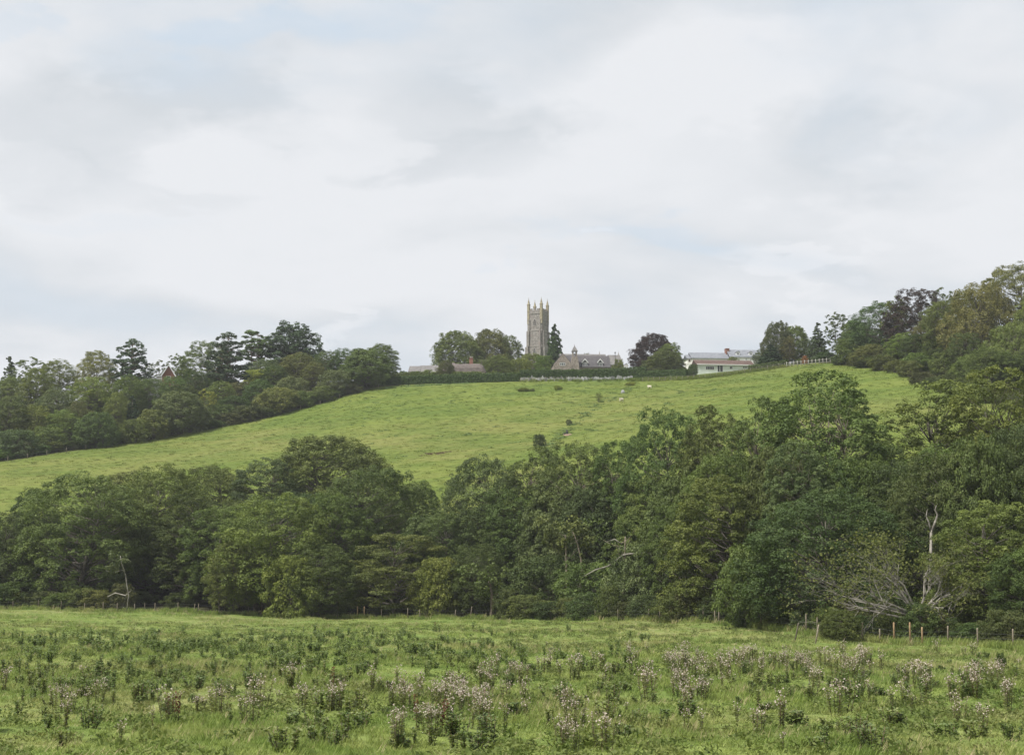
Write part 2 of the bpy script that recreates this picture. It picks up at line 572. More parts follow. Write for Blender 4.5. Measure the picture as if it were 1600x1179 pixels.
def clump_leaves(lobes, rng, leaf, sub, per, flat=0.75, outward=0.8, up=0.35, lean=0.5):
    """lobes: N x 4 (centre, radius) -> leaf quads gathered in clumps on clumps, and a tint for each"""
    N = len(lobes)
    c, r = lobes[:, :3], lobes[:, 3]
    axis = c.copy()
    axis[:, 2] = 0
    outd = unit(axis + 1e-6)
    sd = unit(rng.normal(size=(N, sub, 3)) + outd[:, None] * outward + np.array([0, 0, up]))
    sc = c[:, None] + sd * (r[:, None, None] * np.array([1, 1, flat])) * rng.uniform(0.5, 1.0, (N, sub, 1))
    sr = r[:, None] * rng.uniform(0.26, 0.5, (N, sub))
    ld = unit(rng.normal(size=(N, sub, per, 3)) + sd[:, :, None] * 0.6 + np.array([0, 0, up]))
    pos = sc[:, :, None] + ld * sr[:, :, None, None] * rng.uniform(0.6, 1.1, (N, sub, per, 1)) * np.array([1, 1, 0.7 * flat / 0.75])
    nrm = unit(ld + rng.normal(size=ld.shape) * lean + np.array([0, 0, 0.35]))
    tint = 0.5 + (rng.uniform(-1, 1, (N, 1, 1)) * 0.22 + rng.uniform(-1, 1, (N, sub, 1)) * 0.18 + rng.uniform(-1, 1, (N, sub, per)) * 0.2)
    tint = np.clip(tint, 0, 1)
    q = leaf_quads(pos.reshape(-1, 3), nrm.reshape(-1, 3), leaf, rng)
    return q, tint.ravel()


class Tubes:
    def __init__(self):
        self.v, self.f = [], []

    def add(self, pts, radii, sides=5):
        base = len(self.v)
        pts = [Vector(p) for p in pts]
        up = Vector((0.13, 0.27, 1)).normalized()
        for i, p in enumerate(pts):
            d = (pts[min(i + 1, len(pts) - 1)] - pts[max(i - 1, 0)])
            d = d.normalized() if d.length > 1e-6 else Vector((0, 0, 1))
            a = d.cross(up if abs(d.dot(up)) < 0.97 else Vector((1, 0, 0))).normalized()
            b = d.cross(a)
            for k in range(sides):
                an = 6.28318 * k / sides
                self.v.append(p + (a * math.cos(an) + b * math.sin(an)) * radii[i])
        for i in range(len(pts) - 1):
            for k in range(sides):
                k2 = (k + 1) % sides
                self.f.append((base + i * sides + k, base + i * sides + k2, base + (i + 1) * sides + k2, base + (i + 1) * sides + k))
        self.f.append(tuple(base + k for k in range(sides))[::-1])
        self.f.append(tuple(base + (len(pts) - 1) * sides + k for k in range(sides)))

    def mesh(self, name, mat):
        return new_mesh(name, self.v, self.f, mat, True)


def bent(a, b, rng, sag, n=5):
    a, b = Vector(a), Vector(b)
    out = []
    j = Vector(rng.normal(size=3)) * sag * (b - a).length
    for i in range(n):
        t = i / (n - 1)
        out.append(a.lerp(b, t) + j * math.sin(t * math.pi) + Vector((0, 0, -sag * (b - a).length * math.sin(t * math.pi) * 0.5)))
    return out


def spaced(n, rng, maker, tries=10):
    pts = [maker()]
    for _ in range(n - 1):
        cand = np.array([maker() for _ in range(tries)])
        have = np.array(pts)
        d = np.linalg.norm(cand[:, None, :3] - have[None, :, :3], axis=-1).min(1)
        pts.append(cand[d.argmax()])
    return np.array(pts)



# ------------------------------------------------------------------ buildings
class Build:
    """parts of one building, in metres from its base; x to the right, y away from the camera, z up"""
    def __init__(self, name, label, cat, px, d, rz=0.0, base=None):
        self.d = d
        g = P(px, d)
        self.px = px
        self.o = thing(name, label, cat, (g.x, g.y, g.z), rz)
        self.g = g

    def X(self, px): return (at(px, 575, self.d).x - self.g.x)
    def Z(self, py, off=0.0): return at(self.px, py, self.d + off).z - self.g.z

    def mesh(self, name, v, f, mat, parent=None, label=None):
        o = obj(name, new_mesh(name, v, f, M[mat]), parent or self.o)
        if label: o['label'] = label
        return o

    def box(self, name, x0, x1, y0, y1, z0, z1, mat, parent=None, label=None):
        v = [(x, y, z) for z in (z0, z1) for y in (y0, y1) for x in (x0, x1)]
        f = [(0, 1, 5, 4), (1, 3, 7, 5), (3, 2, 6, 7), (2, 0, 4, 6), (4, 5, 7, 6), (2, 3, 1, 0)]
        return self.mesh(name, v, f, mat, parent, label)

    def gable_x(self, name, x0, x1, y0, y1, z0, z1, mat, over=0.25, parent=None, thick=0.18, hip=(0, 0)):
        """roof with its ridge along x"""
        ym = (y0 + y1) / 2
        y0, y1, x0, x1 = y0 - over, y1 + over, x0 - over, x1 + over
        v = [(x0, y0, z0), (x1, y0, z0), (x1, y1, z0), (x0, y1, z0), (x0 + hip[0], ym, z1), (x1 - hip[1], ym, z1)]
        v += [(a, b, c - thick) for a, b, c in v]
        f = [(0, 1, 5, 4), (2, 3, 4, 5), (1, 2, 5), (3, 0, 4), (7, 6, 10, 11), (9, 8, 11, 10), (8, 7, 11), (6, 9, 10),
             (0, 6, 7, 1), (1, 7, 8, 2), (2, 8, 9, 3), (3, 9, 6, 0)]
        return self.mesh(name, v, f, mat, parent)

    def gable_y(self, name, x0, x1, y0, y1, z0, z1, mat, over=0.2, thick=0.18, parent=None):
        """roof with its ridge going away from the camera"""
        xm = (x0 + x1) / 2
        x0, x1 = x0 - over, x1 + over
        v = []
        for y in (y0, y1):
            v += [(x0, y, z0), (xm, y, z1), (x1, y, z0), (x1 - thick * 1.2, y, z0 - 0.02), (xm, y, z1 - thick * 1.5), (x0 + thick * 1.2, y, z0 - 0.02)]
        f = [(0, 1, 7, 6), (1, 2, 8, 7), (2, 3, 9, 8), (3, 4, 10, 9), (4, 5, 11, 10), (5, 0, 6, 11), (0, 5, 4, 1), (1, 4, 3, 2), (6, 7, 10, 11), (7, 8, 9, 10)]
        return self.mesh(name, v, f, mat, parent)

    def gable_wall(self, name, x0, x1, y0, y1, z0, ze, za, mat, parent=None):
        xm = (x0 + x1) / 2
        v = []
        for y in (y0, y1):
            v += [(x0, y, z0), (x1, y, z0), (x1, y, ze), (xm, y, za), (x0, y, ze)]
        f = [(0, 1, 2, 3, 4), (9, 8, 7, 6, 5), (0, 5, 6, 1), (1, 6, 7, 2), (2, 7, 8, 3), (3, 8, 9, 4), (4, 9, 5, 0)]
        return self.mesh(name, v, f, mat, parent)

    def window(self, x0, x1, z0, z1, y, lights=2, frame='white', parent=None, pane='glass', t=0.09):
        """a frame of real bars standing 4 cm proud of the wall, with a pane behind"""
        v, f = [], []

        def bar(a, b, c, d):
            k = len(v)
            v.extend([(x, yy, z) for z in (c, d) for yy in (y - 0.07, y + 0.02) for x in (a, b)])
            f.extend([tuple(i + k for i in q) for q in ((0, 1, 5, 4), (1, 3, 7, 5), (3, 2, 6, 7), (2, 0, 4, 6), (4, 5, 7, 6), (2, 3, 1, 0))])
        bar(x0, x0 + t, z0, z1)
        bar(x1 - t, x1, z0, z1)
        bar(x0 + t, x1 - t, z1 - t, z1)
        bar(x0 + t, x1 - t, z0, z0 + t)
        for i in range(1, lights):
            xm = x0 + (x1 - x0) * i / lights
            bar(xm - t * 0.45, xm + t * 0.45, z0 + t, z1 - t)
        o = self.mesh('window', v, f, frame, parent)
        self.box('pane', x0 + t * 0.5, x1 - t * 0.5, y - 0.03, y + 0.012, z0 + t * 0.5, z1 - t * 0.5, pane, o)
        return o


# --- church tower, seen on the corner
B = Build('church_tower', 'tall grey stone church tower with four corner pinnacles and battlements', 'church tower', 841, 480, rad(-27))
k = 480 / F
body_v, body_f = [], []
zs = [(-1.0, 3.0), (12.6, 2.94), (12.8, 2.80), (18.0, 2.76), (18.2, 2.66), (24.3, 2.60)]
for z, s in zs:
    body_v += [(-s, -s, z), (s, -s, z), (s, s, z), (-s, s, z)]
for i in range(len(zs) - 1):
    for j in range(4):
        a, b = i * 4 + j, i * 4 + (j + 1) % 4
        body_f.append((a, b, b + 4, a + 4))
body_f += [(3, 2, 1, 0), (20, 21, 22, 23)]
tower_wall = B.mesh('wall', body_v, body_f, 'stone')


def ring(name, s, z0, z1, mat, par=None):
    return B.box(name, -s, s, -s, s, z0, z1, mat, par)


for z, s in ((12.62, 3.04), (18.02, 2.87), (24.0, 2.76)):
    ring('string_course', s, z, z + 0.2, 'dressed')
# parapet: four walls with merlons
PA = [('parapet', -2.72, 2.72, -2.72, -2.34), ('parapet', -2.72, 2.72, 2.34, 2.72), ('parapet', -2.72, -2.34, -2.33, 2.33), ('parapet', 2.34, 2.72, -2.33, 2.33)]
for nm, x0, x1, y0, y1 in PA:
    p = B.box(nm, x0, x1, y0, y1, 24.2, 25.15, 'stone')
    long_x = (x1 - x0) > (y1 - y0)
    for c in (-1.35, 0.0, 1.35):
        if long_x: B.box('merlon', c - 0.42, c + 0.42, y0 - 0.01, y1 + 0.01, 25.15, 25.8, 'stone', p)
        else: B.box('merlon', x0 - 0.01, x1 + 0.01, c - 0.42, c + 0.42, 25.15, 25.8, 'stone', p)
B.box('roof', -2.33, 2.33, -2.33, 2.33, 24.3, 24.45, 'lead')


def spire(nm, cx, cy, s, z0, z1, z2, mat, par=None):
    v = [(cx + a * s * r, cy + b * s * r, z) for r, z in ((1, z0), (1, z1), (1.25, z1 + 0.02), (1.2, z1 + 0.18), (0.85, z1 + 0.3), (0.06, z2)) for a, b in ((-1, -1), (1, -1), (1, 1), (-1, 1))]
    f = []
    for i in range(5):
        for j in range(4):
            a, b = i * 4 + j, i * 4 + (j + 1) % 4
            f.append((a, b, b + 4, a + 4))
    f += [(3, 2, 1, 0), (20, 21, 22, 23)]
    return B.mesh(nm, v, f, mat, par)


for sx in (-1, 1):
    for sy in (-1, 1):
        p = spire('pinnacle', sx * 2.42, sy * 2.42, 0.40, 20.5, 27.2, 29.35, 'lichen')
        B.box('finial', sx * 2.42 - 0.05, sx * 2.42 + 0.05, sy * 2.42 - 0.05, sy * 2.42 + 0.05, 29.2, 29.75, 'dressed', p)
        # set-back buttresses, stepping out downwards, one on each face by each corner
        for (z0, z1, w_, dpt) in ((-1.0, 7.5, 0.62, 1.0), (7.5, 12.6, 0.58, 0.78), (12.8, 18.0, 0.52, 0.55), (18.2, 22.0, 0.46, 0.34)):
            e = 2.94 if z1 <= 12.7 else 2.74 if z1 <= 18.1 else 2.62
            cx, cy = sx * (e - 0.55), sy * (e - 0.55)
            B.box('buttress', min(sx * e, sx * (e + dpt)) - 0.0, max(sx * e, sx * (e + dpt)), cy - w_ / 2, cy + w_ / 2, z0, z1, 'stone')
            B.box('buttress', cx - w_ / 2, cx + w_ / 2, min(sy * e, sy * (e + dpt)), max(sy * e, sy * (e + dpt)), z0, z1, 'stone')


def pointed_window(face, zc, wd, ht, e, louvres=True):
    """pointed two-light opening: dressed frame proud of the wall, dark pane, mullion"""
    def tr(u, n, z):
        return {0: (u, -e - n, z), 1: (e + n, u, z), 2: (-u, e + n, z), 3: (-e - n, -u, z)}[face]
    out = [(-wd / 2, 0), (wd / 2, 0)]
    arch = [(wd / 2, ht * 0.62), (wd * 0.36, ht * 0.84), (0, ht), (-wd * 0.36, ht * 0.84), (-wd / 2, ht * 0.62)]
    poly = out + arch
    inn = [(x * 0.72, 0.12 * ht * 0.5 + z * 0.86) for x, z in poly]
    n = len(poly)
    v = [tr(x, 0.10, zc + z) for x, z in poly] + [tr(x, 0.10, zc + z) for x, z in inn] + [tr(x, -0.05, zc + z) for x, z in poly] + [tr(x, -0.05, zc + z) for x, z in inn]
    f = []
    for i in range(n):
        j = (i + 1) % n
        f += [(i, j, n + j, n + i), (i, 2 * n + i, 2 * n + j, j), (n + i, n + j, 3 * n + j, 3 * n + i)]
    fr = B.mesh('window', v, f, 'dressed')
    B.mesh('pane', [tr(x, 0.02, zc + z) for x, z in inn], [tuple(range(n))], 'slate_dark' if louvres else 'glass', fr)
    m = [tr(x, y_, zc + z) for z in (ht * 0.06, ht * 0.72) for y_ in (0.03, 0.09) for x in (-0.06, 0.06)]
    B.mesh('mullion', m, [(0, 1, 5, 4), (1, 3, 7, 5), (3, 2, 6, 7), (2, 0, 4, 6), (4, 5, 7, 6), (2, 3, 1, 0)], 'dressed', fr)
    return fr


for fc in (0, 1, 2, 3):
    pointed_window(fc, 19.6, 1.35, 2.7, 2.63)
    pointed_window(fc, 10.2, 0.9, 1.9, 2.955, False)
for fc in (1,):
    pointed_window(fc, 14.6, 0.7, 1.4, 2.79, True)

# --- old school in front of the church
B = Build('old_school', 'low stone school with dark slate roof, two white dormers and bell turret', 'school', 920, 392, rad(4))
X, Z = B.X, B.Z
gx0, gx1 = X(864), X(893)
B.gable_wall('gable_wall', gx0, gx1, -1.6, 7.0, -1.0, Z(571), Z(553.5), 'school_stone')
B.gable_y('roof', gx0, gx1, -1.25, 7.0, Z(571) + 0.05, Z(553.2) + 0.15, 'slate_dark')
B.window(X(873.5), X(882), Z(572.5), Z(568), -1.6, 3)
B.box('lintel', X(873.2), X(882.3), -1.66, -1.58, Z(567.9), Z(567.2), 'slate_dark')
B.box('wall', gx1 + 0.01, X(953), 0.0, 7.0, -1.0, Z(573), 'school_stone')
B.gable_x('roof', gx1 - 1.5, X(953), 0.0, 7.0, Z(573), Z(555.5, 3.5), 'slate_dark')
slope = (Z(555.5, 3.5) - Z(573)) / 3.75
for cx in (914.0, 938.0):
    xc = X(cx)
    hw = 0.72
    dz0, dz1 = Z(572.6), Z(565.5)
    dorm = B.gable_wall('dormer', xc - hw, xc + hw, 0.12, 2.6, dz0, dz1, dz1 + 0.75, 'slate_dark')
    B.gable_y('dormer_roof', xc - hw, xc + hw, 0.0, 2.7, dz1, dz1 + 0.98, 'slate_dark', 0.22, 0.12, dorm)
    # white bargeboards
    v = []
    for y in (-0.12, -0.02):
        v += [(xc - 1.02, y, dz1 - 0.16), (xc, y, dz1 + 1.0), (xc + 1.02, y, dz1 - 0.16), (xc + 0.82, y, dz1 - 0.24), (xc, y, dz1 + 0.7), (xc - 0.82, y, dz1 - 0.24)]
    f = [(0, 1, 4, 5), (1, 2, 3, 4), (6, 11, 10, 7), (7, 10, 9, 8), (0, 6, 7, 1), (1, 7, 8, 2), (2, 8, 9, 3), (3, 9, 10, 4), (4, 10, 11, 5), (5, 11, 6, 0)]
    B.mesh('bargeboard', v, f, 'white', dorm)
    B.window(xc - 0.62, xc + 0.62, dz0 + 0.1, dz1 - 0.1, 0.12, 3, parent=dorm)
# bell turret
t0 = X(897.5)
tv = []
for z, h, dpt in ((-1.0, 1.35, 0.9), (Z(571), 1.15, 0.8), (Z(562), 0.85, 0.6), (Z(558), 0.68, 0.5)):
    tv += [(t0 - h, -1.2 - dpt * 0.2, z), (t0 + h, -1.2 - dpt * 0.2, z), (t0 + h, 0.8, z), (t0 - h, 0.8, z)]
tf = []
for i in range(3):
    for j in range(4):
        a, b = i * 4 + j, i * 4 + (j + 1) % 4
        tf.append((a, b, b + 4, a + 4))
tf += [(3, 2, 1, 0), (12, 13, 14, 15)]
turret = B.mesh('bell_turret', tv, tf, 'school_stone')
for s in (-1, 1):
    B.box('turret_pier', t0 + s * 0.48 - 0.17, t0 + s * 0.48 + 0.17, -0.95, 0.35, Z(558), Z(549.5), 'school_stone', turret)
cap = [(t0 - 0.86, -1.15, Z(549.5)), (t0 + 0.86, -1.15, Z(549.5)), (t0 + 0.86, 0.55, Z(549.5)), (t0 - 0.86, 0.55, Z(549.5)),
       (t0 - 0.62, -0.9, Z(546.5)), (t0 + 0.62, -0.9, Z(546.5)), (t0 + 0.62, 0.3, Z(546.5)), (t0 - 0.62, 0.3, Z(546.5)),
       (t0 - 0.1, -0.35, Z(541)), (t0 + 0.1, -0.35, Z(541)), (t0 + 0.1, -0.2, Z(541)), (t0 - 0.1, -0.2, Z(541)), (t0, -0.28, Z(537.5))]
capf = [(3, 2, 1, 0)]
for i in range(2):
    for j in range(4):
        a, b = i * 4 + j, i * 4 + (j + 1) % 4
        capf.append((a, b, b + 4, a + 4))
capf += [(8, 9, 12), (9, 10, 12), (10, 11, 12), (11, 8, 12)]
B.mesh('turret_cap', cap, capf, 'slate_brown', turret)
bell = Tubes()
bell.add([(t0, -0.3, Z(552.5)), (t0, -0.3, Z(553.2)), (t0, -0.3, Z(554.4))], [0.06, 0.17, 0.24], 8)
obj('bell', bell.mesh('bell', M['dark']), turret)
# rear range and right wing
B.box('rear_wall', X(882), X(954), 8.0, 15.0, -1.0, Z(566), 'school_stone')
B.gable_x('rear_roof', X(882), X(954), 8.0, 15.0, Z(566), Z(553, 11.5), 'slate_brown')
B.box('wing_wall', X(953) + 0.02, X(974.5), 1.0, 8.0, -1.0, Z(568.5), 'school_stone')
B.gable_x('wing_roof', X(953) + 0.3, X(974.3), 1.0, 8.0, Z(568.5), Z(554, 4.5), 'slate_brown', hip=(0, 0.55))
for px, off in ((945.5, 11.5), (970.5, 4.5)):
    fz = Z(554, off)
    spx = B.X(px)
    B.mesh('finial', [(spx - 0.2, off - 0.2, fz - 0.3), (spx + 0.2, off - 0.2, fz - 0.3), (spx + 0.2, off + 0.2, fz - 0.3), (spx - 0.2, off + 0.2, fz - 0.3), (spx, off, fz + 1.25)],
           [(0, 1, 4), (1, 2, 4), (2, 3, 4), (3, 0, 4), (3, 2, 1, 0)], 'dressed')
g = P(961.5, 384)
tb_v = Build('lamp_post', 'thin dark lamp post in front of the right end of the school', 'lamp post', 961.5, 384)
tb_v.box('post', -0.06, 0.06, -0.06, 0.06, -0.2, tb_v.Z(552), 'dark')
tb_v.box('lamp', -0.15, 0.15, -0.15, 0.15, tb_v.Z(552) + 0.01, tb_v.Z(549.8), 'dark')
B = Build('white_cottage', 'sliver of a white house wall right of the school', 'house', 979, 405, rad(10))
B.gable_wall('wall', B.X(976.5), B.X(981.5), 0, 6, -1, B.Z(570), B.Z(567.5), 'white')
B.gable_y('roof', B.X(976.5), B.X(981.5), 0, 6, B.Z(570) + 0.02, B.Z(567), 'slate', 0.1)

# --- thatched cottage behind the hedge
B = Build('thatched_cottage', 'low cottage with brown thatched hipped roof and red brick chimney', 'cottage', 733, 384, rad(-3))
X, Z = B.X, B.Z
B.box('wall', X(709), X(757), 0.3, 6.0, -1, Z(580.5), 'cream')
# thatch: rounded hipped roof from rows of a bowed section
tv, tf = [], []
NS, NA = 11, 9
for i in range(NS):
    s = i / (NS - 1)
    x = X(707.5) + (X(759.3) - X(707.5)) * s
    hgt = Z(568.3, 3.2) - Z(581.5)
    hip = min(1.0, (1 - s) / 0.16) ** 0.55 if s > 0.84 else 1.0
    hip = max(hip, 0.08) * (1 + 0.02 * math.sin(i * 2.1))
    for j in range(NA):
        a = math.pi * j / (NA - 1)
        yy = 3.2 - math.cos(a) * 3.7 * (0.75 + 0.25 * hip)
        tv.append((x, yy, Z(581.5) + hgt * hip * math.sin(a) ** 0.85))
for i in range(NS - 1):
    for j in range(NA - 1):
        a = i * NA + j
        tf.append((a, a + NA, a + NA + 1, a + 1))
tf += [tuple(range(NA))[::-1], tuple((NS - 1) * NA + j for j in range(NA))]
for i in range(NS - 1):
    tf.append((i * NA, i * NA + NA - 1, (i + 1) * NA + NA - 1, (i + 1) * NA))
tf = [f_[::-1] for f_ in tf]
roof = B.mesh('roof', tv, tf, 'thatch')
ch = B.box('chimney', X(732), X(737.5), 2.7, 3.7, Z(569.5, 3.2), Z(560, 3.2), 'brick')
B.box('chimney_cap', X(731.7), X(737.8), 2.62, 3.78, Z(560, 3.2), Z(559.3, 3.2), 'brick', ch)
for px in (733.5, 736):
    B.box('chimney_pot', X(px) - 0.14, X(px) + 0.14, 3.05, 3.35, Z(559.3, 3.2), Z(556.6, 3.2), 'dressed', ch)
B.mesh('roof_finial', [(X(751) - 0.1, 3.1, Z(568.5, 3.2)), (X(751) + 0.1, 3.1, Z(568.5, 3.2)), (X(751) + 0.1, 3.3, Z(568.5, 3.2)), (X(751) - 0.1, 3.3, Z(568.5, 3.2)), (X(751), 3.2, Z(561.5, 3.2))],
       [(0, 1, 4), (1, 2, 4), (2, 3, 4), (3, 0, 4), (3, 2, 1, 0)], 'thatch')
for px in (716, 723, 730):
    B.window(X(px), X(px + 3.4), Z(583.6), Z(581.8), 0.3, 2, t=0.06)
# left end of the cottage, roof grown over
B.box('wing_wall', X(686), X(708.5), -0.2, 6.2, -1, Z(579), 'brick')
B.gable_x('wing_roof', X(686), X(708), -0.2, 6.2, Z(579), Z(566.5, 3.0), 'thatch', hip=(1.4, 0.0))
rg = np.random.RandomState(4)
PROTO = {}


def broadleaf(key, seed, H=16.0, R=6.5, base=0.14, n=80, leaf=0.36, sub=11, per=28, belly=0.42, lobe=(0.19, 0.33), inner=0.62, stems=1, flat=0.75, trunk_r=0.34, gaps=0.0, up=0.6):
    rng = np.random.RandomState(seed)
    ph = rng.uniform(0, 6.28, 4)

    def maker():
        t = rng.uniform(0, 1) ** 0.9
        a = rng.uniform(0, 6.2832)
        prof = math.sqrt(max(0.0, 1 - ((t - belly) / (1 - belly if t > belly else belly * 1.35)) ** 2))
        wav = 1 + 0.17 * math.sin(2 * a + ph[0]) + 0.10 * math.sin(3 * a + ph[1] + t * 4)
        rr = R * 0.84 * prof * wav * rng.uniform(inner, 1.0)
        hh = H * (base + (0.955 - base) * t) * (1 + 0.05 * math.sin(a + ph[2]) * (t > 0.5))
        return np.array([rr * math.cos(a), rr * math.sin(a), hh])
    c = spaced(n, rng, maker)
    r = R * rng.uniform(lobe[0], lobe[1], n)
    lobes = np.column_stack([c, r])
    lobes[:, 2] = np.minimum(lobes[:, 2], H - r * flat * 0.9)
    if gaps:
        lobes = lobes[rng.uniform(size=n) > gaps]
    q, tint = clump_leaves(lobes, rng, leaf, sub, per, flat, up=up)
    tb = Tubes()
    for s in range(stems):
        off = Vector((rng.normal() * 0.35, rng.normal() * 0.35, 0)) if stems > 1 else Vector((0, 0, 0))
        lean = Vector((rng.normal() * R * 0.16, rng.normal() * R * 0.16, 0))
        top = Vector((0, 0, H * 0.8)) + lean
        pts = bent(off + Vector((0, 0, -0.6)), top, rng, 0.03, 8)
        rr = trunk_r / math.sqrt(stems)
        tb.add(pts, [rr * (1.35 if i == 0 else 1.0) * (1 - 0.85 * i / 7) for i in range(8)], 7)
        for k, L in enumerate(lobes[s::stems]):
            z0 = max(H * 0.13, min(L[2] - math.hypot(L[0], L[1]) * rng.uniform(0.3, 0.9), H * 0.7))
            t = z0 / (H * 0.8)
            a = off.lerp(top, t) if t < 1 else top
            br = bent(a, L[:3], rng, 0.07, 5)
            r0 = rr * 0.42 * (1 - 0.55 * t)
            tb.add(br, [r0, r0 * 0.75, r0 * 0.55, r0 * 0.35, r0 * 0.15], 4)
    PROTO[key] = dict(H=H, R=R, crown=quad_mesh(key + '_crown', q, M['leaf'], tint), trunk=tb.mesh(key + '_trunk', M['bark']))


def conifer(key, seed, H=14.0, R=3.0, n=120, leaf=0.38, droop=0.25, base=0.03, power=0.8, per=26, sub=7, flat=0.5, narrow=1.0):
    rng = np.random.RandomState(seed)

    def maker():
        t = rng.uniform(0, 1) ** 1.25
        a = rng.uniform(0, 6.2832)
        rr = R * ((1 - t) ** power) * rng.uniform(0.25, 0.8)
        if narrow < 1: rr *= min(1, 0.75 + t * 1.2)
        return np.array([rr * math.cos(a), rr * math.sin(a), H * (base + (0.97 - base) * t) - rr * droop])
    c = spaced(n, rng, maker, 8)
    t = np.clip(c[:, 2] / H, 0, 1)
    r = R * (0.42 - 0.26 * t) * rng.uniform(0.8, 1.2, n)
    lobes = np.column_stack([c, r])
    lobes = np.vstack([lobes, [[0, 0, H * z, R * 0.09] for z in (0.93, 0.96, 0.985)]])
    q, tint = clump_leaves(lobes, rng, leaf, sub, per, flat, 1.0, 0.15)
    tb = Tubes()
    tb.add([(0, 0, -0.5), (0.05, 0, H * 0.4), (0, 0.03, H * 0.97)], [R * 0.1, R * 0.06, 0.02], 7)
    for L in lobes[::2]:
        tb.add(bent((0, 0, L[2] + 0.2), L[:3], rng, 0.04, 4), [0.06, 0.045, 0.03, 0.012], 4)
    PROTO[key] = dict(H=H, R=R, crown=quad_mesh(key + '_crown', q, M['needle'], tint), trunk=tb.mesh(key + '_trunk', M['bark']))


def pads(key, seed, H=18.0, R=6.0, n=34, low=0.3, leaf=0.36, flat=0.3, stems=1, per=36, sub=12, lobe=(0.2, 0.34), shape='cedar', trunk_r=0.4):
    """pine or cedar: flat plates of needles carried on bare limbs"""
    rng = np.random.RandomState(seed)

    def maker():
        t = rng.uniform(0, 1)
        a = rng.uniform(0, 6.2832)
        if shape == 'cedar':
            prof = 0.35 + 0.75 * math.sin(math.pi * min(1, 0.22 + t * 0.75))
            rr = R * prof * rng.uniform(0.1, 0.8)
        else:
            prof = 0.55 + 0.45 * math.sin(math.pi * t)
            rr = R * prof * rng.uniform(0.2, 0.8)
        return np.array([rr * math.cos(a), rr * math.sin(a), H * (low + (0.97 - low) * t)])
    c = spaced(n, rng, maker)
    r = R * rng.uniform(lobe[0], lobe[1], n)
    lobes = np.column_stack([c, r])
    q, tint = clump_leaves(lobes, rng, leaf, sub, per, flat, 0.5, 0.3)
    tb = Tubes()
    for s in range(stems):
        off = Vector((rng.uniform(-1, 1) * 0.25 * R, rng.uniform(-1, 1) * 0.2 * R, 0)) if stems > 1 else Vector((0, 0, 0))
        top = Vector((off.x * 1.6, off.y * 1.6, H * 0.9))
        tb.add(bent(off - Vector((0, 0, 0.5)), top, rng, 0.02, 7), [trunk_r * (1 - 0.8 * i / 6) for i in range(7)], 7)
        for L in lobes[s::stems]:
            z0 = max(H * 0.1, L[2] - math.hypot(L[0], L[1]) * 0.35)
            a = (off - Vector((0, 0, 0))).lerp(top, min(1, z0 / (H * 0.9)))
            tb.add(bent(a, L[:3], rng, 0.05, 5), [0.14, 0.1, 0.075, 0.05, 0.02], 4)
    PROTO[key] = dict(H=H, R=R, crown=quad_mesh(key + '_crown', q, M['needle'], tint), trunk=tb.mesh(key + '_trunk', M['bark']))


def weeping(key, seed, H=20.0, R=8.0, n=75):
    rng = np.random.RandomState(seed)

    def maker():
        t = rng.uniform(0, 1)
        a = rng.uniform(0, 6.2832)
        prof = math.sqrt(max(0, 1 - ((t - 0.4) / 0.62) ** 2))
        rr = R * 0.85 * prof * rng.uniform(0.5, 1)
        return np.array([rr * math.cos(a), rr * math.sin(a), H * (0.2 + 0.74 * t)])
    c = spaced(n, rng, maker)
    r = R * rng.uniform(0.17, 0.3, n)
    qs, ts = [], []
    for (x, y, z), rr in zip(c, r):
        k = 20
        for _ in range(k):
            d = unit(rng.normal(size=3) + np.array([x, y, 0]) / R * 1.2 + np.array([0, 0, 0.5]))
            top = np.array([x, y, z]) + d * rr * np.array([1, 1, 0.7])
            m = 20
            L = rng.uniform(0.8, 2.6) * R / 8
            s = rng.uniform(0, 1, m) ** 0.8
            pos = top + np.stack([rng.normal(size=m) * 0.22 + d[0] * s * 0.25, rng.normal(size=m) * 0.22 + d[1] * s * 0.25, -s * L], -1)
            nrm = unit(np.stack([d[0] + rng.normal(size=m) * 0.5, d[1] + rng.normal(size=m) * 0.5, 0.5 + rng.normal(size=m) * 0.4], -1))
            qs.append(leaf_quads(pos, nrm, 0.36, rng, 0.5))
            ts.append(np.clip(0.62 + rng.uniform(-0.22, 0.22, m) - s * 0.22 + rng.uniform(-0.12, 0.12), 0, 1))
    tb = Tubes()
    tb.add(bent((0, 0, -0.5), (0.5, 0, H * 0.75), rng, 0.03, 6), [0.5, 0.42, 0.34, 0.25, 0.16, 0.06], 7)
    for p in c:
        tb.add(bent((0, 0, min(H * 0.6, p[2] * 0.7)), p, rng, 0.05, 5), [0.15, 0.11, 0.08, 0.05, 0.02], 4)
    PROTO[key] = dict(H=H, R=R, crown=quad_mesh(key + '_crown', np.concatenate(qs), M['leaf'], np.concatenate(ts)), trunk=tb.mesh(key + '_trunk', M['bark']))


